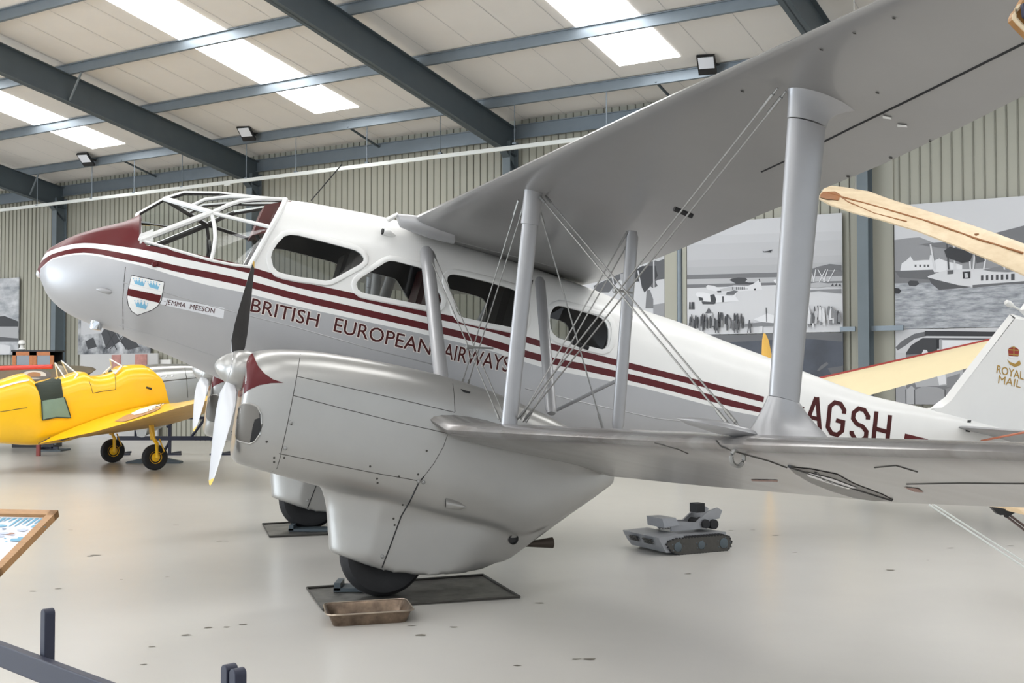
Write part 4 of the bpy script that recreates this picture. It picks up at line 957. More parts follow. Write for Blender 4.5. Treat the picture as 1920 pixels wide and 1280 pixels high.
# flying boat
S = sc(1640, 360, 2.56); m = Mural(-5.02, .6, 2.585, 4.86, 212)
m.poly(S([(60, 232), (150, 222), (215, 216), (330, 262), (420, 275), (900, 300), (900, 440), (60, 400)]), 152); m.poly(S([(60, 385), (900, 360), (900, 450), (60, 445)]), 128)
m.poly(S([(122, 384), (130, 342), (150, 330), (172, 308), (186, 330), (240, 326), (262, 326), (266, 302), (280, 304), (284, 330), (310, 318), (345, 332), (420, 350), (420, 384)]), 226)
for x in (192, 214, 236, 252): m.poly(S([(x, 348), (x+9, 348), (x+9, 360), (x, 360)]), 96)
m.poly(S([(95, 378), (280, 372), (290, 395), (270, 420), (120, 410)]), 110); m.poly(S([(60, 440), (900, 418), (900, 700), (60, 700)]), 'water')
m.poly(S([(88, 460), (118, 462), (128, 474), (118, 488), (88, 488)]), 52); m.poly(S([(158, 432), (172, 424), (206, 426), (214, 440), (196, 452), (166, 450)]), 74)
m.poly(S([(254, 404), (300, 388), (350, 372), (500, 368), (760, 352), (760, 436), (620, 442), (470, 458), (310, 470), (272, 436)]), 214); m.poly(S([(258, 410), (310, 424), (400, 446), (470, 456), (310, 470), (272, 438)]), 92); m.poly(S([(470, 446), (760, 424), (760, 440), (620, 444), (470, 460)]), 110)
for k in range(6): x = 510+k*24-(k > 4)*0; m.poly(S([(x, 400-k), (x+12, 399-k), (x+12, 424-k), (x, 425-k)]), 80)
m.poly(S([(655, 392), (672, 391), (672, 422), (655, 423)]), 80); m.poly(S([(422, 382), (460, 380), (460, 414), (424, 416)]), 56); m.poly(S([(432, 390), (446, 388), (450, 410), (434, 412)]), 200); m.poly(S([(350, 376), (378, 374), (378, 392), (350, 394)]), 96)
m.poly(S([(212, 250), (330, 240), (420, 262), (560, 300), (540, 320), (440, 290), (345, 270)]), 118); m.poly(S([(520, 212), (760, 150), (760, 250), (640, 252), (560, 240)]), 122); m.poly(S([(520, 372), (600, 356), (760, 350), (760, 372), (640, 384), (560, 380)]), 130)
for x0, x1 in ((264, 286), (344, 352), (376, 382), (448, 456), (480, 470), (540, 520), (600, 620), (652, 655)): m.poly(S([(x0, 250), (x0+8, 250), (x1+8, 372), (x1, 372)]), 216 if x0 != 344 else 84)
m.poly(S([(335, 280), (362, 262), (400, 272), (440, 282), (470, 300), (460, 332), (420, 340), (380, 326), (345, 312)]), 62); m.poly(S([(480, 300), (520, 296), (530, 330), (490, 340)]), 84)
m.done('black and white flying boat mural behind the cream wing at right')
# aircraft cabin picture below it
m = Mural(-5.02, .6, 1.21, 2.575, 205)
m.poly(S([(98, 745), (130, 715), (190, 680), (250, 668), (250, 690), (190, 705), (150, 735), (110, 760)]), 110); m.poly(S([(150, 772), (175, 735), (230, 700), (300, 700), (300, 1000), (150, 1000)]), 66); m.poly(S([(240, 666), (760, 672), (760, 694), (240, 690)]), 60)
m.poly(S([(300, 700), (760, 704), (760, 712), (300, 708)]), 80); m.poly(S([(312, 706), (322, 706), (322, 760), (312, 760)]), 170); m.poly(S([(326, 712), (516, 716), (516, 770), (326, 770)]), 226)
m.poly(S([(296, 706), (310, 706), (310, 752), (296, 752)]), 44); m.poly(S([(100, 770), (146, 770), (150, 900), (100, 900)]), 196); m.poly(S([(225, 778), (235, 756), (250, 758), (262, 776), (255, 800), (228, 800)]), 220); m.poly(S([(150, 780), (760, 750), (760, 940), (150, 960)]), 128)
m.poly(S([(190, 905), (300, 880), (420, 845), (440, 920), (300, 930), (200, 935)]), 178); m.poly(S([(300, 882), (340, 876), (342, 920), (310, 926)]), 226); m.poly(S([(346, 890), (410, 870), (405, 930), (346, 935)]), 140)
m.poly(S([(100, 940), (140, 928), (162, 946), (150, 1040), (100, 1040)]), 160); m.poly(S([(150, 950), (178, 928), (196, 948), (190, 1040), (150, 1040)]), 182); m.poly(S([(192, 950), (230, 932), (300, 936), (338, 950), (330, 1040), (192, 1040)]), 160); m.poly(S([(336, 946), (380, 930), (460, 950), (460, 1050), (336, 1040)]), 142)
for x in (148, 190, 336): m.poly(S([(x, 946), (x+4, 946), (x+5, 1035), (x+1, 1035)]), 70)
m.done('black and white mural of an aircraft cabin with seats, below the flying boat')
m = Mural(-36.2, -30.75, 2.37, 4.70, 'cloud'); m.poly([(-40, 598), (8, 592), (41, 602), (41, 612), (-40, 612)], 66); m.poly([(-40, 612), (41, 612), (41, 634), (-40, 628)], 176); m.poly([(-40, 628), (41, 634), (41, 640), (-40, 640)], 96); m.poly([(-40, 640), (20, 648), (18, 663), (-40, 663)], 216); m.done('black and white mural of clouds over a tree line at far left')
m = Mural(-28.0, -24.95, 2.34, 4.70, 'ruin'); m.poly([(152, 560), (290, 560), (290, 615), (152, 628)], 196)
for p in ([(190, 625), (205, 600), (225, 640), (200, 655)], [(225, 640), (240, 620), (262, 650), (240, 656)], [(160, 640), (175, 632), (182, 650), (165, 655)]): m.poly(p, 70)
for a, b_ in (((195, 655), (215, 622)), ((205, 655), (232, 628)), ((218, 655), (200, 618)), ((236, 655), (212, 612))): m.poly([a, (a[0]+2, a[1]), (b_[0]+2, b_[1]), b_], 60)
m.done('black and white mural of wreckage hanging under the biplane nose')
# flashing strips and downpipe between the murals
b = MB()
for x0, x1 in ((-9.61, -9.34), (-9.22, -9.13)): b.box(((x0+x1)/2, -.06, 3.0), (x1-x0, .1, 6.0))
struct(b, 'trim_1', ['cladding']); b = MB(); b.tube([(-9.28, -.12, 0), (-9.28, -.12, 6.0)], .05, n=14); struct(b, 'downpipe', ['galv'], True)
b = MB(); b.box((-5.06-.2, -.02, 3.4), (.42, .05, 6.8)); struct(b, 'trim_2', ['cladding'])
# display board, cabinets and notices along the far wall
M['board'] = mat('display_board_grey', srgb(190, 190, 190), .6); M['pink'] = mat('poster_red', srgb(196, 142, 134), .6, noise=.3, nscale=6); M['wood'] = mat('orange_wood', srgb(196, 118, 58), .45, noise=.25, nscale=10, stretch=(1, 1, 8)); M['paper'] = mat('white_card', srgb(225, 225, 222), .6)
def hallbox(name, x0, y0, x1, y1, dep, mats, label, cat, back=-.06, foot=None):
    a, c = HALL.y(x0, y1, back-dep), HALL.y(x1, y0, back-dep); z0 = a[2] if foot is None else foot
    m_ = MB(); m_.box(((a[0]+c[0])/2, back-dep/2, (z0+c[2])/2), (c[0]-a[0], dep, c[2]-z0)); o = m_.build(name, mats, smooth=False, frame=HALL); tag(o, label, cat); return o, a, c
hallbox('display_board', 150, 662, 296, 700, .05, ['board'], 'pale grey display board standing against the wall beyond the yellow cockpit', 'display board', back=-.15, foot=.0)
hallbox('poster', 209, 665, 226, 692, .02, ['pink'], 'faded red poster on the grey display board nearest the black stand', 'poster', back=-.201); hallbox('poster', 253, 664, 275, 684, .02, ['pink'], 'faded red poster on the grey display board nearest the biplane belly', 'poster', back=-.201)
hallbox('notice', 298, 674, 320, 683, .04, ['paper'], 'small white framed notice under the biplane belly', 'notice')
c0 = at(23, 696, 27.7); c1 = at(101, 656, 27.7); e = FR.empty('display_cabinet', ((c0[0]+c1[0])/2, 28.0, 0)); tag(e, 'orange wooden display cabinet with two glass doors behind the yellow aircraft', 'cabinet'); wd = c1[0]-c0[0]; hz = c1[2]; zb = c0[2]-.25
m_ = MB(); m_.box((0, .0, zb/2), (wd, .55, zb)); m_.box((0, 0, hz-.02), (wd+.06, .62, .04)); m_.box((0, .24, (hz+zb)/2), (wd, .04, hz-zb)); m_.build('carcass', ['black'], e, smooth=False)
for s in (-1, 1):
    m_ = MB(); cx = s*wd/4; t = .09; w2_ = wd/2; zm = (hz-.04+zb)/2; hh = hz-.04-zb
    for q in ((cx-w2_/2+t/2, zm, t, hh), (cx+w2_/2-t/2, zm, t, hh), (cx, hz-.04-t/2, w2_, t), (cx, zb+t/2, w2_, t)): m_.box((q[0], -.29, q[1]), (q[2]-.004, .04, q[3]))
    d = m_.build('door', ['wood'], e, smooth=False); m_ = MB(); m_.box((cx, -.285, zm), (w2_-2*t, .008, hh-2*t)); m_.build('door_pane', [mat('dark_cabinet_glass', srgb(30, 30, 32), .12)], d, smooth=False)
m_ = MB(); m_.box((0, .0, zb+.35), (wd-.1, .4, .02)); m_.build('shelf', ['black'], e, smooth=False)
q = at(41, 655, 28.0); m_ = MB(); m_.lathe([(.07, 0), (.09, .03), (.05, .06), (.04, .12), (.09, .16), (.07, .24), (.001, .25)], (q[0], 28.0, hz), n=18); tag(m_.build('desk_lamp', ['paper']), 'small white lamp standing on the black top of the orange cabinet', 'lamp')
# ================================================================== OTHER AIRCRAFT PIECES
M['cream'] = mat('cream_fabric', srgb(212, 195, 165), .6, noise=.12, nscale=5, wear=srgb(192, 170, 138)); M['rib_brown'] = mat('brown_rib', srgb(140, 92, 54), .55); M['butter'] = mat('butter_fabric', srgb(232, 216, 176), .5, noise=.04)
M['red'] = mat('orange_red_paint', srgb(205, 62, 48), .4); M['camo'] = mat('camouflage', srgb(112, 92, 70), .6, noise=.35, nscale=1.3, wear=srgb(84, 84, 62))
# cream wing hung nose-down at right
FR = Frame((0, 0, 0), (1, 0, 0))
def at(px, py, d): return FR.y(px, py, d)
top = [(1548, 355, 14.6), (1581, 357, 14.4), (1628, 364, 14.1), (1660, 377, 13.9), (1720, 397, 13.5), (1800, 421, 13.0), (1860, 441, 12.6), (1960, 476, 12.0), (2120, 540, 11.0)]
bot = [(1533, 371, 13.6), (1556, 384, 13.5), (1600, 399, 13.3), (1650, 412, 13.1), (1720, 433, 12.8), (1800, 464, 12.4), (1860, 489, 12.1), (1960, 534, 11.6), (2120, 606, 10.6)]
e = FR.empty('hanging_wing', at(1740, 420, 13.2)); tag(e, 'cream fabric glider wing with brown ribs hanging in front of the flying boat mural', 'wing'); eo = np.array(e.location)
m_ = MB(); rings = []
for t, q in zip(top, bot):
    a, b_ = at(*t)-eo, at(*q)-eo; v = b_-a; n = np.cross(v, (1, 0, -.35)); n /= np.linalg.norm(n); r = []
    for x, th_ in ((0, .012), (.12, .07), (.35, .085), (.7, .045), (1, .008)): r.append(a+v*x+n*th_)
    for x, th_ in ((1, -.008), (.7, -.02), (.35, -.03), (.12, -.02), (0, -.012)): r.append(a+v*x+n*th_)
    rings.append(r)
m_.loft(rings); hw = m_.build('wing_skin', ['cream'], e, angle=50); HSK = Skin(Frame(eo, (1, 0, 0)), hw.data)
m_ = MB(); HSK.line(m_, [(1552, 362), (1640, 386), (1740, 415), (1830, 447), (1918, 474)], .012); m_.build('wing_spar', ['rib_brown'], e)
m_ = MB(); HSK.line(m_, [(1566, 362), (1590, 378), (1640, 400), (1700, 415)], .008); m_.build('wing_cable', ['rib_brown'], e)
m_ = MB(); HSK.poly(m_, [(1537, 360), (1566, 359), (1577, 366), (1572, 376), (1552, 374), (1536, 370)], 0, .004, 4); m_.build('wing_tip_block', ['rib_brown'], e, smooth=False)
m_ = MB(); p = at(1827, 450, 12.6)-eo; m_.box(p, (.035, .16, .13)); m_.tube([p+(0, 0, .06), at(1803, 430, 12.7)-eo], .008, n=6); m_.build('control_horn', ['rib_brown'], e, smooth=False)
m_ = MB(); a, b_ = at(1548, 357, 14.5)-eo, at(1536, 369, 13.7)-eo; m_.tube([(b_*.5+a*.5)+(.35, -.2, .02), (b_*.5+a*.5)+(.35, -.2, 4.6)], .006, n=5); m_.build('hanging_cable', ['wire'], e)
# pale yellow wing with a red edge behind the tail
q = [(1530, 713, 18.6), (1860, 639, 17.6), (1830, 685, 16.8), (1580, 754, 17.6)]; P = [at(*t) for t in q]; e = FR.empty('spare_wing', sum(P)/4); tag(e, 'pale yellow wing with a red leading edge beyond the biplane tail', 'wing'); eo = np.array(e.location); P = [p-eo for p in P]
n = np.cross(P[1]-P[0], P[3]-P[0]); n /= np.linalg.norm(n); m_ = MB(); rings = []
for k in range(9):
    u = k/8; a = P[0]+(P[1]-P[0])*u; b_ = P[3]+(P[2]-P[3])*u; v = b_-a; r = [a+v*x+n*t for x, t in ((0, .0), (.06, .05), (.3, .075), (.7, .04), (1, .004), (.7, -.03), (.3, -.05), (.06, -.04))]; rings.append(r)
m_.loft(rings); m_.build('wing_skin', ['butter'], e, angle=50); m_ = MB(); m_.tube([P[0], P[1]], .045, n=10); m_.build('leading_edge', [mat('dark_red_edge', srgb(150, 52, 44), .4)], e)
m_ = MB(); v = P[2]*.42+P[3]*.58-(P[1]*.42+P[0]*.58); a = P[1]*.42+P[0]*.58+v*.93; m_.tube([a+n*.02, a-v*.2+n*.07], .012, n=6); m_.build('rib_stub', ['gold'], e)
m_ = MB()
for a in (P[0]*.5+P[3]*.5, P[1]*.5+P[2]*.5): zz = -eo[2]; m_.box((a[0], a[1], (a[2]+zz)/2-.03), (.07, .07, a[2]-zz-.06)); m_.box((a[0], a[1], zz+.02), (.5, .4, .04))
m_.build_each('trestle', ['steel'], e, smooth=False)
# propeller standing against the wall, only its tip showing over the fuselage
e = FR.empty('wooden_propeller', (at(1440, 640, 17.5)[0], 17.5, 0)); tag(e, 'upright orange-yellow propeller blade tip showing above the white rear fuselage', 'propeller'); hz = at(1440, 625, 17.5)[2]
m_ = MB(); rings = []
for z, w, x, t in ((0.02, .03, .0, .02), (.3, .11, .02, .03), (.8, .15, .02, .05), (hz/2, .12, 0, .09), (hz-.75, .15, -.0, .05), (hz-.3, .13, -.025, .03), (hz-.1, .085, -.04, .02), (hz, .03, -.055, .012)): rings.append(ellring((x, 0, z), (1, .15, 0), (-.15, 1, 0), w/2*1.2, t/2, 12))
m_.loft(rings); m_.build('blade', [mat('orange_yellow_varnish', srgb(240, 190, 92), .35, noise=.12, nscale=6, stretch=(3, 3, .5))], e); m_ = MB(); m_.box((0, .02, .01), (.3, .3, .02)); m_.box((0, .1, .4), (.06, .05, .8)); m_.build('stand', ['steel'], e, smooth=False)
# things half seen at the right edge: tan panel with a black bracket, twin rods, hanging wooden tip
M['tan'] = mat('tan_ply', srgb(205, 178, 140), .5, noise=.15, nscale=6)
d0 = 8.6; q = [at(1843, 946, 9.0), at(1925, 951, 8.6), at(2000, 968, 8.2), at(2000, 985, 8.0), at(1925, 966, 8.4)]; e = FR.empty('tail_skid_board', q[1]); eo = np.array(e.location); tag(e, 'tan plywood board with black bracket and dark rods below the wing at right edge', 'board')
m_ = MB(); m_.prism([p-eo for p in q], (0, 0, 0), (0, .12, .03)); m_.build('board', ['tan'], e, smooth=False)
m_ = MB(); m_.prism([at(x, y, 8.7)-eo for x, y in ((1857, 950), (1868, 962), (1874, 965), (1884, 964), (1886, 970), (1898, 962), (1906, 958), (1895, 956), (1880, 953))], (0, -.02, 0), (0, .03, 0)); br = m_.build('bracket', ['black'], e, smooth=False)
for off in (0, 5):
    m_ = MB(); a, b_ = at(1885+off, 966-off*.6, 8.7), FR.z(2040+off*3, 1085, .01); m_.tube([a-eo, b_-eo], .009, n=6); m_.build('rod', [mat('dark_rod', srgb(70, 48, 44), .5)], e)
for off in (0, 7):
    a = at(1742+off, 946-off*.2, 8.95); b_ = FR.z(2000+off*.9, 1118-off*1.1, .0); e = FR.empty('ground_rod', b_); tag(e, 'thin white rod of a leaning pair reaching from the lower wing to the floor', 'rod', 'pair of thin white rods under the lower wing'); m_ = MB(); m_.tube([(0, 0, .012), np.array(a)-b_], .007, n=8); m_.build('rod', ['tray'], e); m_ = MB(); m_.lathe([(.05, 0), (.05, .008), (.02, .014), (.001, .014)], (0, 0, 0), n=14); m_.build('foot', ['black'], e)
e = FR.empty('hanging_tip', at(1915, 42, 3.8)); eo = np.array(e.location); tag(e, 'varnished wooden tip with a pale edge hanging into the top right corner', 'wing tip')
T2 = [(1913, 10), (1906, 18), (1902, 28), (1902, 34), (1910, 43), (1920, 53), (1960, 92), (1990, 70), (1980, 0), (1930, -20), (1918, 0)]; m_ = MB(); m_.prism([at(x, y, 3.8)-eo for x, y in T2], (0, 0, 0), (0, .05, 0)); m_.build('tip_board', [mat('varnished_wood', srgb(172, 124, 70), .4, noise=.3, nscale=12)], e, smooth=False)
m_ = MB(); m_.tube([at(x, y, 3.79)-eo for x, y in T2[:7]], .008, n=6); m_.build('tip_edge', ['cream'], e); m_ = MB(); m_.tube([at(1960, 20, 3.83)-eo, at(1960, -900, 3.83)-eo], .006, n=5); m_.build('hanging_cable', ['wire'], e)
m_ = MB(); m_.prism([at(x, y, 3.76)-eo for x, y in ((1918, 6), (1921, 30), (1970, 60), (1975, 0))], (0, 0, 0), (0, .02, 0)); m_.build('tip_sleeve', [mat('navy_sleeve', srgb(50, 54, 74), .5)], e, smooth=False)
# wing with roundel and red leading edge behind the yellow aircraft
ZW = 1.84; a, b_ = FR.z(-60, 688, ZW+.0) if False else at(-60, 690, 26.5), at(160, 697, 26.0)
e = FR.empty('stored_wing', (a[0], a[1], ZW)); tag(e, 'camouflaged wing with a roundel and red leading edge behind the yellow aircraft', 'wing'); L = b_[0]-a[0]
m_ = MB(); rings = []
for u, k in ((-.3, 1), (.0, 1), (.6, 1), (.8, .9), (.92, .65), (.98, .35), (1.0, .08)):
    rings.append([(u*L, yy*k, zz*k) for yy, zz in ((-.9, -.30), (-.5, -.30), (.5, .02), (.95, .1), (.9, .14), (.3, .14), (-.5, -.16), (-.95, -.24))])
m_.loft(rings); sw = m_.build('wing_skin', ['camo'], e, angle=50); SSK = Skin(Frame(np.array(e.location), (1, 0, 0)), sw.data)
m_ = MB(); p0_ = at(-30, 691, 25.2)-np.array(e.location); p1_ = at(98, 687, 25.2)-np.array(e.location); m_.tube([p0_, p1_], .05, n=12); m_.build('leading_edge', ['red'], e)
for i, (rx, ry, mm) in enumerate(((32, 11, srgb(92, 84, 78)), (23, 8, srgb(196, 186, 172)), (13, 5, srgb(160, 110, 66)))):
    m_ = MB(); SSK.poly(m_, [(64+rx*math.cos(t), 703+ry*math.sin(t)) for t in np.linspace(0, 2*PI, 24)[:-1]], 0, .004+.003*i, 5)
    if m_.f: m_.build('roundel_ring', [mat('roundel_%d' % i, mm, .6)], e, smooth=False)
m_ = MB()
for u in (.1, .7): m_.box((u*L, 0, -.95), (.08, .08, 1.5)); m_.box((u*L, 0, -ZW+.02), (.5, .6, .04))
m_.build_each('trestle', ['steel'], e, smooth=False)
# ================================================================== YELLOW TRAINER
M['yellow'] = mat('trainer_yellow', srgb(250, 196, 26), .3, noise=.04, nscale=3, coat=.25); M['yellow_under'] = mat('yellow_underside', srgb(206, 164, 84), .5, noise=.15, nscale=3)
M['sage'] = mat('sage_green', srgb(124, 150, 136), .6, noise=.1, nscale=6); M['cockpit'] = mat('cockpit_green', srgb(44, 54, 44), .7, noise=.2, nscale=5); M['alu'] = mat('bare_aluminium', srgb(190, 192, 190), .27, .85, noise=.12, nscale=3, bump=.06, bscale=4)
g1, g2 = WORLD.z(290, 881, 0), WORLD.z(211, 867, 0); sd = g1-g2; sd /= np.linalg.norm(sd); hd = np.array((-sd[1], sd[0], 0))
Y = Frame((g1+g2)/2, hd); TRN = Y.empty('trainer_aircraft'); tag(TRN, 'yellow low-wing trainer aircraft with bare metal engine cowling at far left', 'airplane'); TK = np.linalg.norm(g1-g2)/2
yf = lambda x, y, l=0: Y.y(x, y, l)
def yc(pts, l=0): P = [yf(*p, l) for p in pts]; return pchip([p[0] for p in P], [p[2] for p in P])
y_top = yc([(-160, 748), (-60, 727), (0, 712), (45, 699), (62, 716), (90, 710), (112, 706), (151, 695), (162, 704), (186, 703), (208, 695), (225, 685), (265, 683), (272, 688)], 0); y_bot = yc([(-160, 812), (-60, 826), (0, 831), (60, 834), (110, 829), (180, 806), (240, 785), (300, 766)], 0)
xa = yf(-170, 760)[0]; xb = yf(279, 720)[0]; y_w = pchip([xa-1.5, xa, yf(0, 750)[0], yf(110, 750)[0], yf(230, 750)[0], xb, xb+1], [.15, .25, .40, .44, .43, .38, .34])
rings = []
for s in np.linspace(xa-1, xb, 54):
    zt, zb, w = y_top(s), y_bot(s), y_w(s); zm = (zt+zb)/2; H = (zt-zb)/2; r = []
    for k in range(32):
        a = 2*PI*k/32; ca, sa = math.cos(a), math.sin(a); r.append((s+.40*(1-sa)/2*max(0, (s-xb+.9)/.9), w*math.copysign(abs(ca)**.6, ca), zm+H*math.copysign(abs(sa)**.62, sa)))
    rings.append(r)
m_ = MB(); m_.loft(rings); yb = m_.build('fuselage', ['yellow'], TRN, angle=50); YSK = Skin(Y, yb.data)
m_ = MB(); YSK.poly(m_, [(64, 720), (86, 714), (111.5, 704), (114, 712), (119, 746), (100, 748), (77, 752), (72, 734)], 0, .01, 5); m_.build('cockpit_opening', ['cockpit'], yb, smooth=False)
m_ = MB(); YSK.poly(m_, [(77, 752), (100, 748), (120, 745), (126, 763), (132, 783), (105, 782), (79, 787), (78, 770)], 0, .03, 5); m_.build('cockpit_door', ['sage'], yb, smooth=False)
m_ = MB(); YSK.line(m_, [(77, 752), (78, 770), (79, 787), (105, 782), (132, 783), (126, 763), (120, 745)], .012, off=.03); m_.build('door_edge', ['cockpit'], yb)
m_ = MB(); YSK.poly(m_, [(167, 704), (186, 702), (208, 693), (211, 696), (190, 703), (170, 706)], 0, .012, 4); m_.build('front_cockpit_rim', ['cockpit'], yb, smooth=False)
m_ = MB()
for ln in ([(167, 714), (170, 722), (174, 737), (195, 733), (217, 730)], [(215, 700), (217, 715), (217, 730)], [(0, 772), (25, 768), (51, 764)]): YSK.line(m_, ln, .006)
YSK.line(m_, [(274, 726), (284, 729)], .02); m_.build('panel_seam', ['gap'], yb)
m_ = MB(); YSK.poly(m_, [(0, 724), (30, 716), (54, 711), (54, 714), (30, 719), (0, 728)], 0, .008, 5); m_.build('white_flash', ['paper'], yb, smooth=False)
# metal cowling
c_top = yc([(270, 684), (300, 682), (345, 682), (362, 684), (385, 690), (398, 700)]); c_bot = yc([(290, 806), (320, 790), (350, 766), (380, 742), (398, 726)]); xe = yf(396, 712)[0]; rings = []
for s in np.linspace(xb-.14, xe, 22):
    u = (s-xb)/(xe-xb); zt, zb = c_top(s)-.012*0, c_bot(s); w = .385-.10*max(0, u); zm = (zt+zb)/2; H = (zt-zb)/2
    rings.append([(s, w*math.copysign(abs(math.cos(a))**.62, math.cos(a)), zm+H*math.copysign(abs(math.sin(a))**.62, math.sin(a))) for a in np.linspace(0, 2*PI, 33)[:-1]])
m_ = MB(); m_.loft(rings); cw = m_.build('engine_cowling', ['alu'], TRN, angle=50); CSK = Skin(Y, cw.data)
m_ = MB(); CSK.line(m_, [(281, 717), (320, 713), (368, 708)], .008); CSK.line(m_, [(345, 682), (350, 710), (352, 745)], .006); m_.build('cowl_seam', ['gap'], cw)
m_ = MB()
for q in ((302, 705), (312, 706), (323, 705), (304, 728), (310, 730), (300, 735)): h = CSK.hit(q[0], q[1], 0); (m_.lathe([(.02, 0), (.012, .01), (.001, .01)], h, (0, -1, 0), n=8) if h else None)
m_.build('cowl_fastener', ['chrome'], cw)
# windscreens and head fairing
for (a, b_, c_, d_) in (((103, 680), (115, 676), (146, 701), (131, 722)), ((209, 694), (206, 673), (229, 686), (216, 700))):
    m_ = MB(); g_ = MB()
    for sg in (1, -1):
        P = [yf(*a, 0), yf(*b_, 0), yf(*c_, -.3*1), yf(*d_, -.34)]; P = [np.array((p[0], p[1]*sg, p[2])) for p in P]
        g_.add(P, [(0, 1, 2, 3)]); m_.tube([P[1], P[2]], .012, n=6); m_.tube([P[2], P[3]], .02, n=6); m_.tube([P[0], P[3]], .012, n=6)
    ws = m_.build('windscreen_frame', ['paper'], TRN); g_.build('windscreen', ['glass'], ws, smooth=False)
# wings: near side shown, far side behind
rt = [yf(66, 834, -.42), yf(62, 829, -.42)]
le_r = np.array((1.05, -.42, .86)); te_r = yf(68, 833, -.44); te_r = np.array((te_r[0], -.44, te_r[2]))
def ywing(sg):
    rings = []; st_ = [(.42, te_r, None), (1.6, None, None), (3.0, None, None), (4.6, None, None), (5.1, None, None)]
    tp = [(.44, yf(68, 833, -.44)), (1.6, yf(178, 809, -1.6)), (3.0, yf(268, 784, -3.0)), (4.3, yf(332, 765, -4.3)), (5.0, yf(372, 754, -5.0)), (5.25, yf(390, 750, -5.25))]
    lp = [(.44, 1.0), (1.6, .85), (3.0, .62), (4.3, .42), (5.0, .2), (5.25, -.25)]
    for (l, te), (_, lx) in zip(tp, lp):
        c = max(.05, lx-te[0]); lz = te[2]+c*.17; le = np.array((te[0]+c, -l*1, lz)); v = le-np.array((te[0], -l, te[2])); r = []
        for x, t in airfoil(12, th=.17 if l < 2 else .14): p = le-v*x; r.append((p[0], p[1]*sg, p[2]+t*c))
        rings.append(r)
    return rings
for sg in (1, -1):
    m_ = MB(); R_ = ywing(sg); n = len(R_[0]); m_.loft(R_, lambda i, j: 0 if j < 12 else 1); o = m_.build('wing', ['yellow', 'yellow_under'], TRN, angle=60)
    if sg == 1: WSK = Skin(Y, o.data); w0 = o
for i, (pts, mm) in enumerate((([(215, 790), (236, 779), (262, 770), (300, 760), (306, 763), (290, 772), (258, 783), (232, 791)], srgb(176, 128, 84)), ([(246, 776), (262, 768), (295, 758), (308, 758), (300, 764), (270, 775), (252, 779)], srgb(232, 224, 214)))):
    m_ = MB(); WSK.poly(m_, pts, 0, .008+.006*i, 3)
    if m_.f: m_.build('wing_roundel', [mat('wing_roundel_%d' % i, mm, .5)], w0, smooth=False)
m_ = MB(); WSK.line(m_, [(72, 832), (110, 812), (150, 790), (185, 774), (215, 767), (240, 765)], .014)
if m_.f: m_.build('wing_fillet_seam', ['gap'], w0)
m_ = MB(); WSK.line(m_, [(72, 833), (100, 829), (128, 821)], .02)
if m_.f: m_.build('flap_gap', ['black'], w0)
# undercarriage
for sg in (-1, 1):
    m_ = MB(); c = np.array((0, sg*TK, .235)); m_.lathe([(.11, -.05), (.17, -.08), (.215, -.07), (.235, -.03), (.235, .03), (.215, .07), (.17, .08), (.11, .05)], c, (0, -1, 0), n=32); w_ = m_.build('wheel', ['rubber'], TRN)
    m_ = MB(); m_.lathe([(.001, .09), (.035, .09), (.045, .06), (.10, .045), (.115, .06), (.115, -.06), (.001, -.06)], c, (0, -1, 0), n=20); m_.build('wheel_hub', ['yellow'], w_)
    m_ = MB(); t = np.array((-.08, sg*TK*.96, 1.05)); m_.tube([c+np.array((0, -.1, .0)), c+np.array((0, -.1, .25)), c+(t-c)*.45], .035, n=8); m_.tube([c+(t-c)*.4, t], .05, n=8); m_.tube([c+np.array((.0, -.11, .02)), c+np.array((.14, -.1, .1)), c+np.array((.06, -.06, .34))], .014, n=6); m_.tube([c+np.array((-.03, -.1, .3)), c+np.array((-.13, -.05, .62)), t], .016, n=6); m_.build('undercarriage_leg', ['yellow'], TRN)
# chock and jack under the trainer, steel trestle behind
M['navy'] = mat('navy_steel', srgb(30, 34, 54), .5, noise=.1, nscale=5)
g = WORLD.z(288, 868, 0); e = FR.empty('wheel_chock', g); tag(e, 'flat dark wheel chock on the floor behind the nearer yellow wheel', 'chock'); m_ = MB(); m_.hexa([(-.52, -.1, 0), (.55, -.1, 0), (.55, .12, 0), (-.52, .12, 0)], [(-.52, -.1, .03), (.55, -.1, .03), (.55, .12, .03), (-.52, .12, .03)]); m_.hexa([(-.5, -.06, .03), (-.2, -.06, .03), (-.2, .08, .03), (-.5, .08, .03)], [(-.5, -.06, .04), (-.2, -.06, .1), (-.2, .08, .1), (-.5, .08, .04)]); m_.hexa([(.25, -.06, .03), (.55, -.06, .03), (.55, .08, .03), (.25, .08, .03)], [(.25, -.06, .1), (.55, -.06, .04), (.55, .08, .04), (.25, .08, .1)]); m_.build('chock_plate', ['steel'], e, smooth=False)
g = WORLD.z(72, 855, 0); e = FR.empty('jack_stand', g); tag(e, 'low red post with a navy foot bar under the yellow fuselage', 'stand'); m_ = MB(); m_.box((0, 0, .2), (.075, .075, .4)); m_.build('post', [mat('rust_red', srgb(130, 48, 40), .5)], e, smooth=False); m_ = MB(); m_.box((.12, .25, .16), (.42, .05, .05)); m_.box((.2, .25, .25), (.04, .05, .2)); m_.box((0, .12, .16), (.04, .3, .04)); m_.build('foot_bar', ['navy'], e, smooth=False)
g = WORLD.z(318, 853, 0); dd = g[1]; k_ = dd/FPX; X_ = lambda x: (x-318)*k_; Z_ = lambda y: 1.72-(y-705)*k_
e = FR.empty('steel_trestle', g); tag(e, 'navy blue welded steel trestle standing beyond the yellow wheels', 'trestle'); m_ = MB()
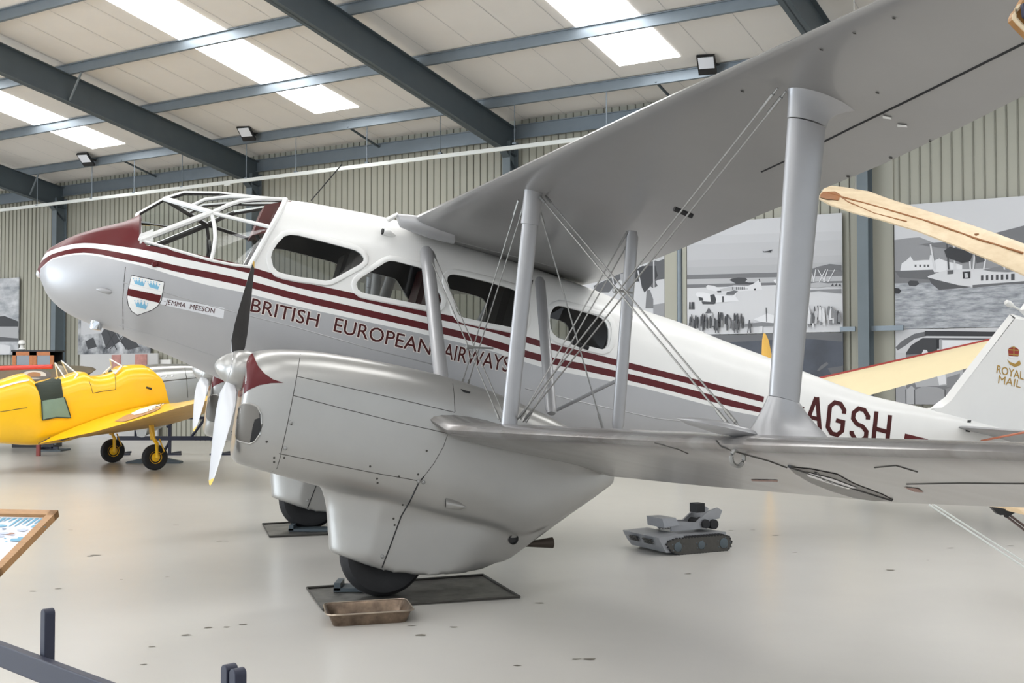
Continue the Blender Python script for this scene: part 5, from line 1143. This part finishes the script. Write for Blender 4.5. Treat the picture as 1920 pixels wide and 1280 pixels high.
m_.box((X_(330), 0, Z_(821)), (X_(425)-X_(210), .08, .09)); m_.build('lower_rail', ['navy'], e, smooth=False); m_ = MB(); m_.box((X_(366), 0, Z_(783)), (X_(420)-X_(318), .06, .06)); m_.build('upper_rail', ['navy'], e, smooth=False)
for x, yb_ in ((318, 853), (415, 853), (222, 846)):
    m_ = MB(); zt = Z_(781 if x != 222 else 818); m_.box((X_(x), 0, zt/2), (.06, .06, zt)); m_.box((X_(x), 0, .02), (.5, .09, .04)); m_.box((X_(x)-.0, .35, .02), (.08, .8, .04)); m_.build('post', ['navy'], e, smooth=False)
for a, b_ in (((358, 819), (384, 784)), ((304, 851), (319, 826)), ((254, 818), (254, 806)), ((333, 783), (312, 800))):
    m_ = MB(); m_.tube([(X_(a[0]), 0, Z_(a[1])), (X_(b_[0]), 0, Z_(b_[1]))], .03, n=4); m_.build('brace', ['navy'], e, smooth=False)
# ================================================================== ON THE FLOOR NEARBY
M['tray_metal'] = mat('drip_tray_steel', srgb(128, 126, 120), .42, .6, noise=.5, nscale=5, wear=srgb(72, 70, 68)); M['pan'] = mat('baking_pan', srgb(150, 130, 112), .38, .75, noise=.6, nscale=9, wear=srgb(88, 76, 66))
def tray(quad, label, name='drip_tray'):
    P = [WORLD.z(*q, 0) for q in quad]; e = FR.empty(name, sum(P)/4); tag(e, label, 'drip tray'); eo = np.array(e.location); P = [p-eo for p in P]; m_ = MB()
    m_.hexa([p for p in P], [p+(0, 0, .006) for p in P]); m_.build('tray_base', ['tray_metal'], e, smooth=False); m_ = MB()
    m_.tube([p+(0, 0, .015) for p in P]+[P[0]+(0, 0, .015)], .009, n=4); m_.build('tray_rim', ['gap'], e, smooth=False)
    return e, P
a_, PA = tray([(575, 1105), (906, 1080), (975, 1122), (605, 1146)], 'flat grey drip tray under the near main wheel, behind the baking pan'); b__, PB = tray([(492, 984), (700, 973), (735, 998), (505, 1008)], 'flat grey drip tray under the far main wheel, left of the near wheel')
for e, ofs in ((a_, (640, 1108)), (b__, (552, 996))):
    p = WORLD.z(*ofs, 0)-np.array(e.location); ex = e.name
    m_ = MB(); m_.box(p+(.2, .02, .025), (.5, .22, .03)); m_.box(p+(-.02, .02, .05), (.05, .22, .06)); m_.build_each('wheel_plate', ['steel'], e, smooth=False)
m_ = MB(); ab = [WORLD.z(x, y, .085) for x, y in ((608, 1131), (760, 1122), (776, 1144), (614, 1154))]; cen = sum(ab)/4
def rrect(P, k, z, n=5):
    out = []
    for i in range(4):
        a, b_, c = P[i-1], P[i], P[(i+1) % 4]
        for t in np.linspace(0, 1, n):
            p = b_+(a-b_)*.14*(1-t)**2+(c-b_)*.14*t**2; p = cen+(p-cen)*k; out.append((p[0]-cen[0], p[1]-cen[1], z))
    return out
m_.loft([rrect(ab, .86, 0), rrect(ab, .97, .078), rrect(ab, 1.03, .082), rrect(ab, 1.035, .087), rrect(ab, 1.0, .088), rrect(ab, .955, .08), rrect(ab, .85, .007)]); pn = m_.build('baking_pan', ['pan'], smooth=True, angle=45); m_ = MB(); rr_ = rrect(ab, 1.02, .086, 7); m_.tube(rr_+[rr_[0]], .006, n=6); m_.build('pan_rim', [mat('pan_rim_steel', srgb(190, 176, 160), .3, .8, noise=.3, nscale=12)], pn); pn.location = (cen[0], cen[1], 0); tag(pn, 'stained metal baking pan on the floor in front of the near wheel', 'pan')
# tracked robot
g = WORLD.z(1262, 1030, 0); RX = WORLD.z(1358, 1028, 0)-WORLD.z(1232, 1039, 0); rx = RX/np.linalg.norm(RX); RB = Frame(g, rx); e = RB.empty('tracked_robot'); tag(e, 'small grey tracked robot with a folded arm on the floor beyond the lower wing', 'robot')
M['robot'] = mat('robot_grey', srgb(146, 147, 150), .4, .4, noise=.1, nscale=9); M['track'] = mat('robot_track', srgb(72, 70, 66), .8, noise=.2, nscale=30)
lx0 = RB.z(1242, 1036, 0)[0]; lx1 = RB.z(1345, 1026, 0)[0]; W2 = .25
for y in (-W2, W2):
    prof = [(lx0+.06, .0), (lx1-.06, .0), (lx1-.01, .04), (lx1, .09), (lx1-.03, .14), (lx1-.1, .16), (lx0+.02, .16), (lx0-.07, .14), (lx0-.09, .11), (lx0-.03, .04)]
    m_ = MB(); m_.prism([(x, y, z) for x, z in prof], (0, -.07, 0), (0, .07, 0)); t_ = m_.build('track', ['track'], e, smooth=False)
    m_ = MB(); k = 0
    for i in range(len(prof)):
        p, q = np.array(prof[i]), np.array(prof[(i+1) % len(prof)]); L_ = np.linalg.norm(q-p); d = (q-p)/L_
        for t in np.arange(0, L_, .035): c = p+d*t; m_.box((c[0], y, c[1]), (.016, .145, .012), R=np.array(Matrix.Rotation(-math.atan2(d[1], d[0]), 3, 'Y')))
    m_.build('track_tread', ['rubber'], t_, smooth=False); t_.children[0]['kind'] = 'stuff'
    for x, r in ((lx0+.04, .045), (lx0+.32, .04), (lx1-.1, .05)):
        m_ = MB(); s = -1 if y < 0 else 1; m_.lathe([(.001, .082), (r*.5, .082), (r, .075), (r, .06)], (x, y, .08), (0, s, 0), n=16)
        for k in range(5): m_.lathe([(.008, .07), (.001, .078)], (x+1.6*r*math.cos(k*1.3), y, .08+1.0*r*math.sin(k*1.3)), (0, s, 0), n=6)
        m_.build('track_wheel', ['steel'], t_)
m_ = MB(); m_.box(((lx0+lx1)/2+.05, 0, .12), (lx1-lx0-.1, .46, .1)); m_.hexa([(lx0-.12, -.31, .08), (lx0+.1, -.31, .1), (lx0+.1, .31, .1), (lx0-.12, .31, .08)], [(lx0-.18, -.31, .18), (lx0+.12, -.31, .19), (lx0+.12, .31, .19), (lx0-.18, .31, .18)]); m_.build('hull', ['robot'], e, smooth=False)
m_ = MB(); m_.hexa([(lx0-.08, -.3, .03), (lx0, -.3, .03), (lx0, .3, .03), (lx0-.08, .3, .03)], [(lx0-.12, -.3, .08), (lx0, -.3, .1), (lx0, .3, .1), (lx0-.12, .3, .08)]); m_.build('front_plate', ['robot'], e, smooth=False)
for yy in (-.12, .12):
    m_ = MB()
    for k in range(4): m_.box((lx0-.16-.0075*k, yy, .105+.014*k), (.02, .14, .007))
    m_.build('front_grille', ['gap'], e, smooth=False)
m_ = MB(); c0_ = np.array((lx0+.2, 0, .2))
for y in (-.1, .12): m_.prism([(lx0+.12, y, .2), (lx0+.1, y, .3), (lx0+.42, y, .27), (lx0+.56, y, .37), (lx0+.68, y, .4), (lx0+.74, y, .37), (lx0+.7, y, .29), (lx0+.6, y, .28), (lx0+.46, y, .2)], (0, -.012, 0), (0, .012, 0))
m_.hexa([(lx0+.02, -.13, .24), (lx0+.2, -.13, .26), (lx0+.2, .16, .26), (lx0+.02, .16, .24)], [(lx0-.0, -.12, .33), (lx0+.16, -.12, .33), (lx0+.16, .15, .33), (lx0-.0, .15, .33)]); m_.build('arm', ['robot'], e, smooth=False)
m_ = MB(); m_.box((lx0+.52, .01, .4), (.1, .12, .09)); m_.lathe([(.05, -.14), (.05, .14)], (lx0+.62, 0, .24), (0, 1, 0), n=16); m_.lathe([(.045, -.14), (.045, .14)], (lx0+.52, 0, .25), (0, 1, 0), n=16); m_.build('gripper', ['rubber'], e)
# framed information panel on its stand, at left
far = np.array(at(110, 961, 5.55)); near = np.array(at(-6, 1079, 5.0)); uu = far-near; lf = np.array((-.8, .05, 0)); e = FR.empty('information_panel', (far+near)/2+lf/2-(0, 0, ((far+near)/2)[2])); tag(e, 'tilted information panel in a light wooden frame at the left edge', 'sign'); eo = np.array(e.location)
A0, B0 = near-eo, far-eo; C0_, D0 = B0+np.array((-.8, .03, .012)), A0+np.array((-.8, .03, .012)); nn = np.cross(lf, uu); nn /= np.linalg.norm(nn); nn = nn if nn[2] > 0 else -nn; fw = .032
uv = lambda a, b_: A0+(B0-A0)*a+(D0-A0)*b_
M['oak'] = mat('oak_frame', srgb(182, 138, 92), .45, noise=.25, nscale=20, stretch=(1, 6, 1)); M['print'] = mat('printed_sheet', srgb(228, 230, 236), .3)
for q in ((0, 0, 1, .045), (0, .955, 1, 1), (0, 0, .08, 1), (.92, 0, 1, 1)):
    m_ = MB(); c = [uv(q[0], q[1]), uv(q[2], q[1]), uv(q[2], q[3]), uv(q[0], q[3])]; m_.hexa([p-nn*.02 for p in c], [p+nn*.014 for p in c]); m_.build('frame_rail', ['oak'], e, smooth=False)
m_ = MB(); c = [uv(.04, .02), uv(.96, .02), uv(.96, .98), uv(.04, .98)]; m_.hexa([p-nn*.012 for p in c], [p-nn*.002 for p in c]); sheet = m_.build('printed_sheet', ['print'], e, smooth=False)
m_ = MB(); rr = random.Random(3); blue, oran, gry = 0, 1, 2
for i in range(26):
    b0 = .05+.033*i; h = rr.uniform(.06, .2); c = [uv(.9, b0), uv(.9, b0+.022), uv(.9-h, b0+.034), uv(.9-h, b0+.026)]; m_.add([p+nn*.0005 for p in c], [(0, 1, 2, 3)], blue if i < 9 else oran)
for i in range(60):
    a, b0, w = rr.uniform(.3, .78), rr.uniform(.04, .8), rr.uniform(.01, .05); pts = [uv(a+w*.7*math.cos(t)*rr.uniform(.6, 1.2), b0+w*math.sin(t)*rr.uniform(.6, 1.2)) for t in np.linspace(0, 2*PI, 8)[:-1]]; m_.add([p+nn*(.001+.00002*i) for p in pts], [tuple(range(7))], rr.choice((2, 2, 3, 0, 4)))
m_.build('printed_picture', [mat('print_blue', srgb(112, 168, 196), .3), mat('print_orange', srgb(236, 174, 92), .3), mat('print_grey', srgb(190, 198, 216), .3), mat('print_slate', srgb(110, 130, 160), .3), mat('print_brown', srgb(168, 128, 112), .3)], sheet, smooth=False)
m_ = MB(); pc = uv(.5, .6); m_.box((pc[0], pc[1], (pc[2]+(-eo[2]))/2-.02), (.06, .06, pc[2]+eo[2]-.04)); m_.box((pc[0], pc[1], -eo[2]+.015), (.4, .4, .03)); m_.build('panel_stand', ['navy'], e, smooth=False)
# barrier in the foreground
P1, P2 = at(90, 1140, 3.56), at(438, 1246, 2.87); zt1 = P1[2]; fd = P2-P1; fd[2] = 0; fl = np.linalg.norm(fd); fd /= fl; fn = np.array((-fd[1], fd[0], 0)); e = FR.empty('barrier', (P1[0], P1[1], 0)); tag(e, 'navy blue painted wooden barrier with round-topped posts in the foreground', 'barrier'); eo = np.array(e.location)
def post(c, h, w, th):
    m_ = MB(); pr = [(-w/2, 0), (w/2, 0), (w/2, h-w/2)]+[(w/2*math.cos(a), h-w/2+w/2*math.sin(a)) for a in np.linspace(0, PI, 12)[1:-1]]+[(-w/2, h-w/2)]
    m_.prism([c+fd*x+np.array((0, 0, z)) for x, z in pr], -fn*th/2, fn*th/2); o = m_.build('post', ['navy'], e, smooth=False); bv = o.modifiers.new('b', 'BEVEL'); bv.width = .003; bv.segments = 2; return o
o0 = np.zeros(3); post(o0-fn*.0, zt1, .031, .034); q2 = np.array((P2[0], P2[1], 0))-eo; post(q2-fd*.018, P2[2], .029, .034); post(q2+fd*.019, P2[2]-.004, .029, .034)
for t in (-1.4, 1.9): post(o0+fd*t*1.0, zt1, .036, .04)
zr = 1.72-(1252-705)/FPX*3.56-.02
m_ = MB(); m_.prism([o0-fd*2+(0, 0, zr), o0+fd*2.2+(0, 0, zr), o0+fd*2.2+(0, 0, zr+.072), o0-fd*2+(0, 0, zr+.072)], -fn*.02-fn*.03, -fn*.02); rl = m_.build('rail', ['navy'], e, smooth=False); bv = rl.modifiers.new('b', 'BEVEL'); bv.width = .004; bv.segments = 2
m_ = MB(); m_.prism([o0-fd*2+(0, 0, .2), o0+fd*2.2+(0, 0, .2), o0+fd*2.2+(0, 0, .27), o0-fd*2+(0, 0, .27)], -fn*.05, -fn*.02); m_.build('rail', ['navy'], e, smooth=False)
# scuffs and stains in the floor paint
M['stain'] = mat('floor_stain', srgb(96, 90, 80), .6); m_ = MB(); rs = random.Random(11)
for x, y in ((60, 1108), (110, 1103), (180, 1040), (330, 984), (228, 1086), (314, 1081), (412, 1014), (425, 1014), (390, 1176), (425, 1175), (350, 1190), (455, 1170), (285, 1212), (270, 1245), (772, 1172), (790, 1190), (850, 1175), (970, 1247), (1080, 1235), (1106, 1235), (1300, 995), (1370, 994), (1412, 993), (1454, 1003), (1490, 1035), (1740, 1050), (1782, 1027), (1668, 1068), (1895, 1023), (945, 925), (1010, 1130), (1290, 1075), (132, 993), (170, 1042)):
    p = WORLD.z(x, y, .0015); w = rs.uniform(.01, .035); a0 = rs.uniform(0, 3); m_.add([(p[0]+w*1.6*math.cos(t)*rs.uniform(.5, 1.1), p[1]+w*math.sin(t)*rs.uniform(.5, 1.1), .0015) for t in np.linspace(0, 2*PI, 9)[:-1]], [tuple(range(8))])
o = m_.build('floor_scuff', ['stain'], smooth=False); tag(o, 'small dark scuffs and paint chips scattered over the pale floor', 'scuff marks', kind='stuff')
